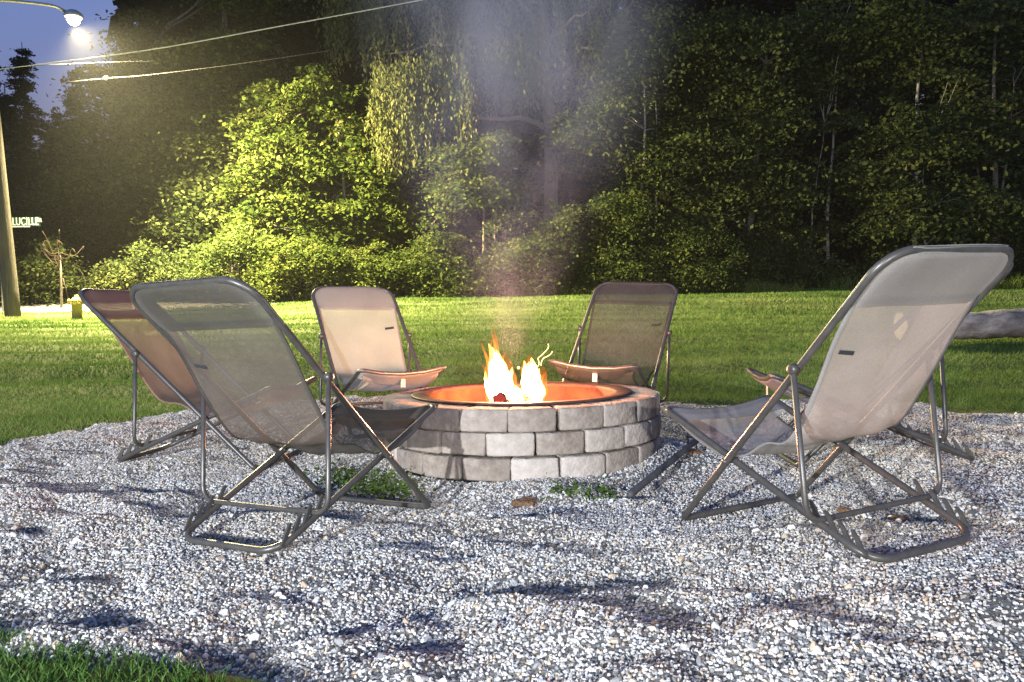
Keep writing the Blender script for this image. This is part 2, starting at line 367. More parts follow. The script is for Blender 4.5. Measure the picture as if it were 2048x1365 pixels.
def scatter_group(kinds):
    g = bpy.data.node_groups.new('stone_scatter', 'GeometryNodeTree')
    g.interface.new_socket('Geometry', in_out='INPUT', socket_type='NodeSocketGeometry')
    g.interface.new_socket('Geometry', in_out='OUTPUT', socket_type='NodeSocketGeometry')
    gi = g.nodes.new('NodeGroupInput'); go = g.nodes.new('NodeGroupOutput'); jn = g.nodes.new('GeometryNodeJoinGeometry')
    for k, (dens, smin, smax, seed) in enumerate(kinds):
        dp = g.nodes.new('GeometryNodeDistributePointsOnFaces'); dnz = g.nodes.new('ShaderNodeTexNoise'); dnz.inputs['Scale'].default_value = 1.9; dnz.inputs['Detail'].default_value = 4; dmr = g.nodes.new('ShaderNodeMapRange'); dmr.inputs[1].default_value = .36; dmr.inputs[2].default_value = .52; dmr.inputs[3].default_value = dens*(.5 if k < 3 else 1); dmr.inputs[4].default_value = dens*1.15; g.links.new(dnz.outputs[0], dmr.inputs[0]); g.links.new(dmr.outputs[0], dp.inputs['Density']); dp.inputs['Seed'].default_value = seed
        ico = g.nodes.new('GeometryNodeMeshIcoSphere'); ico.inputs['Radius'].default_value = 1; ico.inputs['Subdivisions'].default_value = 2 if k == 3 else 1
        nz = g.nodes.new('ShaderNodeTexNoise'); nz.noise_dimensions = '4D'; nz.inputs['W'].default_value = 3.7*k; nz.inputs['Scale'].default_value = .9; nz.inputs['Detail'].default_value = 1
        sb = g.nodes.new('ShaderNodeVectorMath'); sb.operation = 'SUBTRACT'; sb.inputs[1].default_value = (.5, .5, .5)
        ml = g.nodes.new('ShaderNodeVectorMath'); ml.operation = 'SCALE'; ml.inputs['Scale'].default_value = 1.7
        spn = g.nodes.new('GeometryNodeSetPosition'); smt = g.nodes.new('GeometryNodeSetMaterial'); smt.inputs['Material'].default_value = m_stone
        rv_ = g.nodes.new('FunctionNodeRandomValue'); rv_.data_type = 'FLOAT_VECTOR'; rv_.inputs[0].default_value = (0, 0, 0); rv_.inputs[1].default_value = (6.3, 6.3, 6.3); rv_.inputs['Seed'].default_value = seed+5
        sv = g.nodes.new('FunctionNodeRandomValue'); sv.data_type = 'FLOAT_VECTOR'; sv.inputs[0].default_value = (smin, smin, smin*.7); sv.inputs[1].default_value = (smax, smax*.9, smax*.7); sv.inputs['Seed'].default_value = seed+9
        ip = g.nodes.new('GeometryNodeInstanceOnPoints')
        L = g.links.new
        L(gi.outputs[0], dp.inputs['Mesh']); L(dp.outputs['Points'], ip.inputs['Points'])
        L(nz.outputs['Color'], sb.inputs[0]); L(sb.outputs[0], ml.inputs[0]); L(ml.outputs[0], spn.inputs['Offset'])
        L(ico.outputs['Mesh'], spn.inputs['Geometry']); L(spn.outputs[0], smt.inputs['Geometry']); L(smt.outputs[0], ip.inputs['Instance'])
        L(rv_.outputs[0], ip.inputs['Rotation']); L(sv.outputs[0], ip.inputs['Scale']); L(ip.outputs[0], jn.inputs[0])
    g.links.new(jn.outputs[0], go.inputs[0]); return g
# the part of the bed near enough to be seen stone by stone
xs = np.arange(-3.7, 4.8, .035); ys = np.arange(.2, 7.5, .035)
X, Y, v, f = grid_mesh(xs, ys, gravel_z)
v[:, 2] -= np.clip(.10-sd.ravel(), 0, .2)*.35
cx = X.ravel()[f].mean(1); cy = Y.ravel()[f].mean(1)
keep = (sd.ravel()[f] > -.05).all(1) & (cy > 1.25) & (np.abs(cx) < .70*cy+1.7) & (np.hypot(cx-PIT[0], cy-PIT[1]) > PR-.03)
stones = mesh_obj('gravel', v, f[keep], m_stone); tag(stones, kind='stuff')
md = stones.modifiers.new('scatter', 'NODES'); md.node_group = scatter_group([(5200, .0032, .007, 1), (4200, .0038, .008, 2), (1300, .005, .0108, 3), (60, .009, .017, 4)])

# ------------------------------------------------------------------ grass
def blades(P, h, wd, lean, tint, name, mat, seg2=False):
    n = len(P); a = rng.random(n)*2*np.pi; b = rng.random(n)*2*np.pi
    side = np.stack([np.cos(a), np.sin(a), np.zeros(n)], -1)*wd[:, None]/2
    tip = P+np.stack([np.cos(b)*lean*h, np.sin(b)*lean*h, h], -1)
    if not seg2:
        V = np.stack([P-side, P+side, tip], 1).reshape(-1, 3); F = np.arange(3*n).reshape(-1, 3); t = np.repeat(tint, 3)
    else:
        mid = P+(tip-P)*np.array([.35, .35, .62])
        V = np.stack([P-side, P+side, mid+side*.8, mid-side*.8, tip], 1).reshape(-1, 3); i = np.arange(n)[:, None]*5
        F = np.concatenate([i+np.array([0, 1, 2]), i+np.array([0, 2, 3]), i+np.array([3, 2, 4])], 1).reshape(-1, 3); t = np.repeat(tint, 5)
    return mesh_obj(name, V, F, mat, tint=t)
m_grass = leafy('lawn_grass', [(0, (.045, .09, .02)), (.45, (.115, .185, .045)), (.8, (.18, .24, .075)), (1, (.29, .29, .13))], trans=.3, rough=.7)
m_edge = leafy('dark_edge_grass', [(0, (.02, .055, .012)), (.5, (.05, .11, .022)), (.85, (.095, .165, .045)), (1, (.18, .19, .08))], trans=.3, rough=.7)
n = 430000
dd = np.exp(rng.uniform(np.log(4.2), np.log(21.5), n)); xx = rng.uniform(-1, 1, n)*(.70*dd+.7)
s_ = sdist(xx, dd); ok = (s_ < .03+.05*rng.random(n)) & (road_fac(xx, dd) < .3)
xx, dd = xx[ok], dd[ok]; n = len(xx)
big = np.clip(dd/5, .8, 3.6)
tint = np.clip(.45+.35*fbm(xx, dd, .9, 4)+.4*fbm(xx*.4, dd*1.8, 1.0, 3)+rng.normal(0, .16, n), 0, 1)
hh = rng.uniform(.025, .055, n)*(.8+.12*big)*(1+.5*vnoise(xx*3, dd*3))
P = np.stack([xx, dd, lawn_z(xx, dd)-.004], -1)
g_ = blades(P, hh, .006*big, rng.uniform(.2, 1.0, n), tint, 'lawn_grass', m_grass); tag(g_, kind='stuff')
# closer grass in a darker green at the near edge by the camera
n = 26000
xx = rng.uniform(-2.0, .2, n); yy = rng.uniform(1.2, 2.6, n); s_ = sdist(xx, yy)
ok = (s_ < .02+.05*rng.random(n)) & (np.abs(xx) < .72*yy+.25); xx, yy = xx[ok], yy[ok]; n = len(xx)
tint = np.clip(.35+.5*fbm(xx, yy, 3, 3)+rng.normal(0, .2, n), 0, 1)
P = np.stack([xx, yy, lawn_z(xx, yy)-.006], -1)
g_ = blades(P, rng.uniform(.02, .052, n), rng.uniform(.003, .006, n), rng.uniform(.2, 1.1, n), tint, 'edge_grass', m_edge, True); tag(g_, kind='stuff')

# ------------------------------------------------------------------ sling chairs
def plane_A(s, y, o=0.):
    """point on the back frame: s metres down from the top, y across, o out of the plane towards the rear"""
    t = np.array([-DIM['xt'], DIM['h']]); t /= np.linalg.norm(t); nn = np.array([-t[1], t[0]])   # towards rear-below
    nn = np.array([-abs(nn[0]), -abs(nn[1])]); T = np.array([-DIM['xt'], DIM['h']])
    q = T-t*s+nn*o
    return np.array([q[0], y, q[1]+.013])
def sleeve_rows(rows, hw, cfun, thick, nh=9):
    V = []; F = []; k = 2*nh
    for s in rows:
        h_ = hw(s); 
        for i in range(nh):
            y = -h_+2*h_*i/(nh-1); e = thick*math.sqrt(max(0, 1-(abs(2*i/(nh-1)-1))**6))
            V.append(cfun(s, y, e))
        for i in range(nh):
            y = h_-2*h_*i/(nh-1); e = thick*math.sqrt(max(0, 1-(abs(2*i/(nh-1)-1))**6))
            V.append(cfun(s, y, -e))
    for r in range(len(rows)-1):
        for i in range(k): j = (i+1) % k; F.append((r*k+i, r*k+j, (r+1)*k+j, (r+1)*k+i))
    F.append(tuple(range(k)))
    return V, F
WA, WB, WC, WS = .30, .2423, .3205, .28
def make_chair(key, label, fab, seed, droop=0.):
    r_ = np.random.default_rng(seed)
    root = thing('sling_chair', label, 'chair', group='sling chairs around the fire pit')
    root.matrix_world = chair_matrix(key)
    z0 = .013
    D = DIM
    F3 = lambda y: (0, y, z0); T3 = lambda y: (-D['xt'], y, D['h']+z0)
    mb = MB(); mb.tube(fillet([F3(-WA), F3(WA), T3(WA), T3(-WA)], [.022, .022, .10, .10], True), .0128, 10, True); mb.build('back_frame', m_tube, root)
    Rr = lambda y: np.array([-D['xr'], y, z0]); S = lambda y: np.array([D['xs'], y, D['hs']+z0])
    bow = [S(WS*q)-np.array([.012, 0, .035])*(1-q*q) for q in (-.5, 0, .5)]
    path = fillet([Rr(-WB), Rr(WB), S(WS), bow[2], bow[1], bow[0], S(-WS)], [.085, .085, .03, 0, 0, 0, .03], True)
    mb = MB(); mb.tube(path, .0128, 10, True); sf = mb.build('seat_frame', m_tube, root)
    # notched hooks welded along both rails
    ax = (S(0)-Rr(0))*np.array([1, 0, 1]); ln = np.linalg.norm(ax); ax /= ln; up = np.array([-ax[2], 0, ax[0]])
    prof = [(-.040, .006), (-.004, .006), (.002, .016), (.011, .026), (.023, .033), (.031, .042), (.024, .046), (.008, .039), (-.008, .028), (-.022, .016)]
    hm = None
    for sgn in (-1, 1):
        for dpos in (.238, .172, .118, .066):
            t = dpos/ln; yw = sgn*(WB+(WS-WB)*t); base = Rr(0)+ax*dpos+np.array([0, yw, 0])
            if hm is None:
                V = [tuple(ax*a+up*b+np.array([0, e, 0])) for e in (-.0035, .0035) for a, b in prof]; m_ = len(prof)
                Fc = [tuple(range(m_-1, -1, -1)), tuple(range(m_, 2*m_))]+[(i, (i+1) % m_, m_+(i+1) % m_, m_+i) for i in range(m_)]
                o = mesh_obj('hook', V, Fc, m_tube, sf); hm = o.data
            else:
                o = bpy.data.objects.new('hook', hm); col.objects.link(o); o.parent = sf
            o.location = base; o.scale = (1.12, 1.12, 1.12)
    # prop frame
    c1 = lambda y: np.array([-D['xt']*D['tc'], y, D['h']*D['tc']+z0])
    b0 = Rr(0)+(S(0)-Rr(0))*D['tb']; c0 = lambda y: np.array([b0[0], y, b0[2]+.022])
    mb = MB(); mb.tube(fillet([c1(-WC), c0(-WC), c0(WC), c1(WC)], [0, .06, .06, 0]), .0098, 10); pf = mb.build('prop_frame', m_tube, root)
    for sgn in (-1, 1):
        mb = MB(); c = c1(sgn*WC); mb.tube([c+np.array([0, e, 0]) for e in (-.014, -.012, .012, .014)], [.010, .017, .017, .010], 12); mb.build('pivot_cap', m_tube, pf)
    mb = MB()
    for sgn in (-1, 1):
        X = .0  # where rails cross: solve on side view
        A0, A1 = np.array([0, 0.]), np.array([-D['xt'], D['h']]); B0, B1 = np.array([-D['xr'], 0.]), np.array([D['xs'], D['hs']])
        mm = np.array([[A1[0], -(B1-B0)[0]], [A1[1], -(B1-B0)[1]]]); tt = np.linalg.solve(mm, B0-A0); q = A1*tt[0]
        mb = MB(); mb.tube([(q[0], sgn*y, q[1]+z0) for y in (WB+.01, WA+.018)], .009, 8); mb.build('rivet', m_tube, root)
    # sling: a hanging sheet from the head sleeve to the seat edge
    SL = .215
    h0 = plane_A(SL, 0, 0)
    prof = catmull([plane_A(SL-.03, 0, .0)[[0, 2]], plane_A(SL+.12, 0, .028)[[0, 2]], plane_A(SL+.30, 0, .075)[[0, 2]], plane_A(SL+.50, 0, .115)[[0, 2]],
                    (-.43, .335+droop), (-.31, .285+droop), (-.18, .278+droop), (-.06, .315), (.03, .365), (D['xs']-.045, D['hs']-.035)], 4)
    nu = len(prof); nv = 15; V = []; sl = np.linspace(0, 1, nu)
    wid = np.interp(sl, [0, .2, .45, .7, .9, 1], [.288, .276, .258, .243, .245, .25])
    dx = np.gradient(prof[:, 0]); dz = np.gradient(prof[:, 1]); ll = np.hypot(dx, dz); nx, nz = -dz/ll, dx/ll
    ph = r_.random(6)*6
    for i in range(nu):
        for j in range(nv):
            q = -1+2*j/(nv-1); y = q*wid[i]
            sag = .012*math.sin(math.pi*sl[i])*(1-q*q)
            wr = .009*math.exp(-((q*.8+2.2*sl[i]-1.25)/.16)**2)+.006*math.exp(-((q*.7-1.8*sl[i]+.9)/.14)**2)+.005*math.sin(9*q+3*sl[i]*4+ph[0])*math.sin(5*sl[i]+ph[1])+.004*math.sin(5*q-8*sl[i]+ph[2])*(.3+abs(q))*.6
            wr *= math.sin(math.pi*min(1, sl[i]*1.02))
            e = (sag+wr)
            sg = -1 if nz[i] > 0 else 1
            V.append((prof[i, 0]+sg*nx[i]*e, y, prof[i, 1]+sg*nz[i]*e))
    Fc = [(i*nv+j, i*nv+j+1, (i+1)*nv+j+1, (i+1)*nv+j) for i in range(nu-1) for j in range(nv-1)]
    sling = mesh_obj('sling', V, Fc, fab, root, True)
    # folded hems down both edges
    for sgn in (0, nv-1):
        VH = []; j2 = sgn+(1 if sgn == 0 else -1)
        for i in range(nu):
            p0 = np.array(V[i*nv+sgn]); p1 = np.array(V[i*nv+j2]); e_ = (p1-p0)/np.linalg.norm(p1-p0)
            nrm = np.array([nx[i], 0, nz[i]]); 
            for off in (.003, -.003): VH += [p0-e_*.002+nrm*off, p0+e_*.014+nrm*off]
        FH = []
        for i in range(nu-1):
            a_, b_ = i*4, (i+1)*4; FH += [(a_, a_+1, b_+1, b_), (a_+2, b_+2, b_+3, a_+3), (a_, b_, b_+2, a_+2)]
        mesh_obj('hem', VH, FH, fab, root, True)
    # head sleeve: double cloth pulled over the top of the back frame
    rc = .10
    hw = lambda s: (WA+.0165) if s > rc else (WA-rc+math.sqrt(max(0, rc*rc-(rc-max(s, 0))**2))+.0165)
    rows = [-.0165, -.010, .004, .02, .04, .065, .10, .14, .18, SL]
    th = lambda s: .0165
    def cf(s, y, e):
        k = max(.15, min(1, (s+.0165)/.02)) if s < .004 else 1
        wob = .003*math.sin(11*y+ph[3])*math.sin(14*s+ph[4]); pinch = 1-.55*max(0, (s-.03)/SL)*(1-min(1, abs(y)/(WA-.01))**4)
        return plane_A(s, y, e*k*pinch+wob)
    V, Fc = sleeve_rows(rows, hw, cf, .0165); mesh_obj('head_sleeve', V, Fc, fab, root, True)
    # seat sleeve over the bowed front bar
    bx = (S(0)-Rr(0)); bx = np.array([bx[0], 0, bx[2]]); bx /= np.linalg.norm(bx); bn = np.array([-bx[2], 0, bx[0]])
    def cs(s, y, e):
        k = max(.15, min(1, (s+.0165)/.02)) if s < .004 else 1
        q = min(1, abs(y)/WS); p = S(0)-np.array([.012, 0, .035])*(1-q*q)*max(0, 1-s/.14)
        drop = .045*(s/.12)*(1-q*q) if e < 0 else .018*(s/.12)*(1-q*q)
        p = p-bx*s+bn*(e*k-drop); return np.array([p[0], y, p[2]])
    hs_ = lambda s: WS+.016-.02*max(0, s)/.12 if s > .02 else WS-.004+.02*math.sqrt(max(0, (s+.0165)/.0365))
    V, Fc = sleeve_rows([-.0165, -.010, .004, .02, .05, .085, .12], hs_, cs, .0155, 11); mesh_obj('seat_sleeve', V, Fc, fab, root, True)
    # woven logo tab near the top and the care label under the seat edge
    i = int(nu*.16); q = V and prof[i]
    t_ = np.array([dx[i], dz[i]])/ll[i]; mb = MB()
    for off in (.004, -.004):
        c = np.array([prof[i, 0]+off*nx[i], .205, prof[i, 1]+off*nz[i]]); a = np.array([t_[0], 0, t_[1]])*.007; b = np.array([0, .032, .004])
        mb.add([c-a-b, c-a+b, c+a+b, c+a-b], [(0, 1, 2, 3)])
    mb.f += [(0, 1, 5, 4), (1, 2, 6, 5), (2, 3, 7, 6), (3, 0, 4, 7)]
    mb.build('logo_tab', m_tag, root, False)
    c = S(0)+np.array([-.035, .0, -.062]); mb = MB(); mb.box(c+np.array([0, .01, -.028]), (.002, .030, .062)); mb.build('care_label', m_white_tag, root, False)
    return root
make_chair('R', 'pale grey sling chair seen from behind, in front of the weathered log', m_fab_grey, 1)
make_chair('L', 'charcoal see-through sling chair seen from behind, its seat edge touching the stone pit', m_fab_dark, 2)
make_chair('LB', 'pale sling chair, cloth tinted pink for firelight, half hidden behind the charcoal see-through chair', m_fab_firelit, 3)
make_chair('BL', 'cream sling chair facing the viewer beyond the pit, a shadow across its left half', m_fab_light, 4)
make_chair('BR', 'dark grey sling chair facing the viewer beyond the pit, its seat edge lit rust red', m_fab_net, 5)
make_chair('RB', 'pale sling chair almost wholly hidden behind the large pale grey chair', m_fab_light, 6)

# ------------------------------------------------------------------ fire pit
pit = thing('fire_pit', 'round fire pit of three courses of tumbled grey blocks with a steel ring', 'fire pit', (PIT[0], PIT[1], 0))
pit.rotation_euler = (PTILT, 0.0044*-1, 0)
NB = 20; CH = PH/3; r0, r1 = PR-.175, PR
def brick_mesh(seed):
    r_ = np.random.default_rng(seed)
    bm = bmesh.new(); ga = .004/PR; ha = math.pi/NB-ga
    vs = []
    zz = (.0025, CH-.0025)
    for rr in (r0, r1):
        for a in (-ha, 0, ha):
            for z in zz:
                rad = rr*(1/math.cos(ha) if False else 1)
                jit = r_.normal(0, .0022, 3)
                vs.append(bm.verts.new((rad*math.sin(a)+jit[0], -rad*math.cos(a)+jit[1], z+jit[2]*.4)))
    idx = lambda i, j, k: vs[i*6+j*2+k]
    q = []
    for j in (0, 1):
        q += [(idx(1, j, 0), idx(1, j+1, 0), idx(1, j+1, 1), idx(1, j, 1)), (idx(0, j, 0), idx(0, j, 1), idx(0, j+1, 1), idx(0, j+1, 0)),
              (idx(0, j, 1), idx(1, j, 1), idx(1, j+1, 1), idx(0, j+1, 1)), (idx(0, j, 0), idx(0, j+1, 0), idx(1, j+1, 0), idx(1, j, 0))]
    q += [(idx(0, 0, 0), idx(1, 0, 0), idx(1, 0, 1), idx(0, 0, 1)), (idx(0, 2, 0), idx(0, 2, 1), idx(1, 2, 1), idx(1, 2, 0))]
    for a in q: bm.faces.new(a)
    bmesh.ops.recalc_face_normals(bm, faces=bm.faces)
    eds = [e for e in bm.edges if len(e.link_faces) == 2 and e.calc_face_angle() > .7]
    bmesh.ops.bevel(bm, geom=eds, offset=.010, segments=2, profile=.5, affect='EDGES', clamp_overlap=True)
    bmesh.ops.subdivide_edges(bm, edges=[e for e in bm.edges if e.calc_length() > .05], cuts=2, use_grid_fill=True)
    for v_ in bm.verts:
        n_ = v_.co*26+Vector((seed*7.1, seed*3.3, 0)); v_.co += v_.co.normalized()*(.010*float(vnoise(n_.x, n_.z+n_.y))) + Vector(r_.normal(0, .0010, 3))
    me = bpy.data.meshes.new('brick'); bm.to_mesh(me); bm.free(); me.materials.append(m_brick)
    me.polygons.foreach_set('use_smooth', np.ones(len(me.polygons), dtype=bool))
    return me
bms = [brick_mesh(40+i) for i in range(10)]
for c in range(3):
    for i in range(NB):
        o = bpy.data.objects.new('brick', bms[(i*7+c*3) % 10]); col.objects.link(o); o.parent = pit
        off = (.072 if c == 1 else -.10)+(0.012 if c == 0 else 0)
        rr = 1+random.uniform(-.008, .006)
        o.scale = (rr, rr, 1)
        o.location = (0, 0, c*CH+(.002 if c else -.004)); o.rotation_euler = (0, 0, off+math.pi/NB+i*2*math.pi/NB+random.uniform(-.006, .006))
mb = MB(); zt = PH+.003
mb.lathe([(.522, zt-.03), (.522, zt+.001), (.530, zt+.006), (.606, zt+.009), (.611, zt+.006), (.611, zt-.0005), (.600, zt+.0022), (.535, zt+.0015), (.527, zt-.02), (.527, zt-.03)], 72)
mb.build('steel_ring', m_rust, pit)
mb = MB(); mb.lathe([(.5215, zt-.36), (.5205, zt-.012), (.5235, zt-.010), (.5265, zt-.36)], 72); mb.build('inner_wall', m_scale, pit)
mb = MB(); mb.lathe([(.001, .10), (.2, .105), (.38, .075), (.521, .06)], 40); mb.build('ash_bed', m_ash, pit)

# ------------------------------------------------------------------ logs, flames, sparks
FD = 4.25
def split_log(a, b, r, label, seed):
    r_ = np.random.default_rng(seed); a, b = np.array(a), np.array(b); mb = MB()
    n = 9; t = np.linspace(0, 1, 7); ax = b-a; u = np.cross(ax, [0, 0, 1]); u /= np.linalg.norm(u); w_ = np.cross(u, ax); w_ /= np.linalg.norm(w_)
    rad = r*(1+r_.normal(0, .16, n)); V = []
    for q in t:
        for k in range(n):
            an = 2*math.pi*k/n; V.append(a+ax*q+(rad[k]*(1+r_.normal(0, .04)))*(math.cos(an)*u+math.sin(an)*w_))
    Fc = [(i*n+k, i*n+(k+1) % n, (i+1)*n+(k+1) % n, (i+1)*n+k) for i in range(6) for k in range(n)]+[tuple(range(n-1, -1, -1)), tuple(6*n+k for k in range(n))]
    o = mesh_obj('firewood', V, Fc, m_char); tag(o, label, 'log', 'burning logs in the pit'); return o
fc = np.array([at(1030, 800, FD)[0], FD])
fl_ = split_log((fc[0]-.080, FD-.30, .350), (fc[0]-.02, FD+.25, .23), .034, 'charred log with its square red end pointing at the viewer under the taller flame', 1)
m_ember = emit('glowing_char', (1, .12, .09), .55)
mb = MB(); mb.tube([(fc[0]-.080, FD-.306, .352), (fc[0]-.080, FD-.299, .351)], [.030, .034], 4); mb.build('glowing_end', m_ember, fl_, False)
split_log((fc[0]+.13, FD-.25, .26), (fc[0]-.0, FD+.26, .31), .045, 'charred log leaning beneath the right flame', 2)
split_log((fc[0]-.33, FD+.08, .14), (fc[0]+.33, FD-.02, .17), .055, 'thick charred log lying crosswise low in the ash', 3)
split_log((fc[0]+.02, FD-.20, .24), (fc[0]+.06, FD+.16, .36), .025, 'thin burning stick standing between the two flames', 4)

def flame_mat(name, tip, core, s_core, s_tip, fade):
    m, n, out = new_mat(name)
    a = N(n, 'ShaderNodeAttribute', attribute_name='tint')
    rp = ramp(n, [(0, core), (.55, core), (.85, tip), (1, tip)]); st = N(n, 'ShaderNodeMapRange'); st.inputs[1].default_value = .15; st.inputs[2].default_value = 1; st.inputs[3].default_value = s_core; st.inputs[4].default_value = s_tip
    e = N(n, 'ShaderNodeEmission'); n.links.new(a.outputs['Fac'], rp.inputs[0]); n.links.new(a.outputs['Fac'], st.inputs[0]); n.links.new(rp.outputs[0], e.inputs[0]); n.links.new(st.outputs[0], e.inputs[1])
    tp = N(n, 'ShaderNodeBsdfTransparent'); fr = N(n, 'ShaderNodeMapRange'); fr.inputs[1].default_value = .3; fr.inputs[2].default_value = 1; fr.inputs[3].default_value = fade[0]; fr.inputs[4].default_value = fade[1]
    n.links.new(a.outputs['Fac'], fr.inputs[0]); mx = N(n, 'ShaderNodeMixShader'); n.links.new(fr.outputs[0], mx.inputs[0]); n.links.new(e.outputs[0], mx.inputs[1]); n.links.new(tp.outputs[0], mx.inputs[2]); n.links.new(mx.outputs[0], out.inputs[0])
    return m
m_core = flame_mat('flame_core', (1, .42, .06), (1, .62, .22), 70, 9, (0, .25))
m_wisp = flame_mat('flame_wisp', (1, .20, .03), (1, .34, .06), 2.2, .8, (.35, .93))
m_halo = flame_mat('flame_halo', (1, .16, .02), (1, .30, .05), 2.4, 1.0, (.60, .96))
def tongue(mb, ts, base, top, r, seed, bend=.02, r0=.45):
    """one lick of flame: a tapering, wavering tube"""
    r_ = np.random.default_rng(seed); n = 9; m = 13; base, top = np.array(base, float), np.array(top, float)
    ph = r_.random(4)*6.3; V = []
    for i in range(m):
        t = i/(m-1); c = base+(top-base)*t+np.array([math.sin(4*t+ph[0]), .6*math.sin(5*t+ph[1]), 0])*bend*t
        rad = r*(r0+(1-r0)*math.sin(min(1, t/.35)*math.pi/2))*(1-t)**.75 if t < 1 else .0006
        for k in range(n):
            a = 2*math.pi*k/n; rr = rad*(1+.20*math.sin(3*a+7*t+ph[2])+.16*math.sin(4*a+19*t+ph[1])*t+.12*math.sin(2*a-9*t+ph[3])); V.append(c+np.array([math.cos(a)*rr, math.sin(a)*rr*.8, 0])); ts.append(t)
    mb.add(V, [(i*n+k, i*n+(k+1) % n, (i+1)*n+(k+1) % n, (i+1)*n+k) for i in range(m-1) for k in range(n)])
def flame(label, cores, wisps, seed):
    root = thing('flame', label, 'flame', at(cores[0][0], 806, FD), 'flames in the pit')
    org = np.array(root.location)
    for i, (x0, y0, x1, y1, rp_) in enumerate(cores):
        mb = MB(); ts = []; tongue(mb, ts, at(x0, y0, FD+.02*math.sin(i*2))-org, at(x1, y1, FD+.03*math.sin(i*3))-org, rp_*1.15*FD/FPX, seed+i, .012)
        mesh_obj('flame_tongue', mb.v, mb.f, m_core, root, True, ts)
    for i, (x0, y0, x1, y1, rp_) in enumerate(wisps):
        mb = MB(); ts = []; tongue(mb, ts, at(x0, y0, FD+.02*math.cos(i*2))-org, at(x1, y1, FD+.04*math.cos(i*3))-org, rp_*FD/FPX, seed+50+i, .02, .7)
        mesh_obj('flame_wisp', mb.v, mb.f, m_halo if rp_ > 15 else m_wisp, root, True, ts)
flame('taller of two white-hot flames, orange wisps licking up from its left side',
      [(1003, 803, 977, 688, 19), (1004, 802, 995, 700, 22), (1010, 800, 1012, 724, 18), (986, 806, 972, 742, 9), (998, 804, 984, 695, 17), (1014, 796, 1020, 735, 11), (1012, 790, 1003, 712, 15)],
      [(992, 760, 991, 648, 6), (986, 740, 983, 668, 5), (980, 750, 968, 676, 5), (975, 780, 963, 722, 5), (1002, 740, 1008, 700, 7), (1016, 770, 1019, 722, 8), (988, 720, 989, 655, 4), (1000, 806, 985, 690, 30), (1010, 806, 1015, 705, 26)], 100)
flame('shorter broad white-hot flame with a ragged top, right of the taller flame',
      [(1072, 806, 1058, 720, 17), (1068, 800, 1066, 716, 17), (1074, 798, 1079, 738, 13), (1052, 782, 1046, 722, 9), (1060, 792, 1054, 724, 14), (1040, 797, 1030, 770, 8), (1026, 805, 1030, 772, 7), (1078, 800, 1084, 752, 9)],
      [(1074, 770, 1062, 708, 8), (1082, 780, 1088, 740, 7), (1050, 760, 1046, 715, 6), (1080, 770, 1074, 728, 6), (1064, 806, 1060, 706, 27), (1074, 806, 1084, 730, 20)], 200)
m_spark = emit('spark', (1, .62, .25), 5)
for label, pts in (('longer curling spark trail above the right flame', [(1074, 735), (1078, 729), (1077, 721), (1076, 717), (1083, 711), (1091, 703), (1096, 697), (1097, 692), (1096, 688)]),
                   ('shorter spark trail curving right beside the longer trail', [(1082, 732), (1083, 724), (1087, 717), (1095, 713), (1101, 709), (1105, 703)])):
    P = np.array([at(x, y, FD+.02) for x, y in pts]); mb = MB(); mb.tube(catmull(P, 3), .0022, 6); tag(mb.build('spark', m_spark), label, 'spark')
P = at(1037, 736, FD-.05); mb = MB(); mb.lathe([(.0003, -.008), (.006, -.005), (.008, 0), (.006, .005), (.0003, .008)], 10, P); tag(mb.build('ember', m_spark), 'round glowing ember floating between the two flames', 'ember')

# ------------------------------------------------------------------ smoke
m, n_, out = new_mat('wood_smoke')
tc = N(n_, 'ShaderNodeTexCoord'); mp = N(n_, 'ShaderNodeMapping'); mp.inputs['Scale'].default_value = (1, 1, .45); n_.links.new(tc.outputs['Object'], mp.inputs[0])
nz = N(n_, 'ShaderNodeTexNoise', i_Scale=1.3, i_Detail=4, i_Roughness=.55, i_Distortion=1.6); n_.links.new(mp.outputs[0], nz.inputs['Vector'])
mr = N(n_, 'ShaderNodeMapRange'); mr.inputs[1].default_value = .40; mr.inputs[2].default_value = .68; mr.inputs[3].default_value = 0; mr.inputs[4].default_value = .29; n_.links.new(nz.outputs[0], mr.inputs[0])
path = [(1015, 745, 4.33, .14), (1003, 640, 4.5, .30), (1000, 520, 4.75, .52), (1005, 380, 5.1, .80), (1025, 240, 5.5, 1.12), (1050, 90, 6.0, 1.45), (1060, -120, 6.6, 1.55), (1060, -330, 7.2, 1.8)]
P = catmull([np.append(at(a, b, c), r) for a, b, c, r in path], 3)
kx, ky, kr = np.polyfit(P[:, 2], P[:, 0], 2), np.polyfit(P[:, 2], P[:, 1], 2), np.polyfit(P[:, 2], P[:, 3], 2)
sx = N(n_, 'ShaderNodeSeparateXYZ'); n_.links.new(tc.outputs['Object'], sx.inputs[0])
def mth(op, a, b=None):
    q = N(n_, 'ShaderNodeMath', operation=op)
    for i, k in enumerate((a, b)):
        if k is None: continue
        if isinstance(k, (int, float)): q.inputs[i].default_value = float(k)
        else: n_.links.new(k, q.inputs[i])
    return q.outputs[0]
def poly(c, z): return mth('ADD', mth('MULTIPLY', mth('ADD', mth('MULTIPLY', z, c[0]), c[1]), z), c[2])
zc = sx.outputs[2]; ex = mth('SUBTRACT', sx.outputs[0], poly(kx, zc)); ey = mth('SUBTRACT', sx.outputs[1], poly(ky, zc))
dist = mth('DIVIDE', mth('SQRT', mth('ADD', mth('MULTIPLY', ex, ex), mth('MULTIPLY', ey, ey))), poly(kr, zc))
fo = N(n_, 'ShaderNodeMapRange', interpolation_type='SMOOTHSTEP'); fo.inputs[1].default_value = 1.0; fo.inputs[2].default_value = .15; fo.inputs[3].default_value = 0; fo.inputs[4].default_value = 1; n_.links.new(dist, fo.inputs[0])
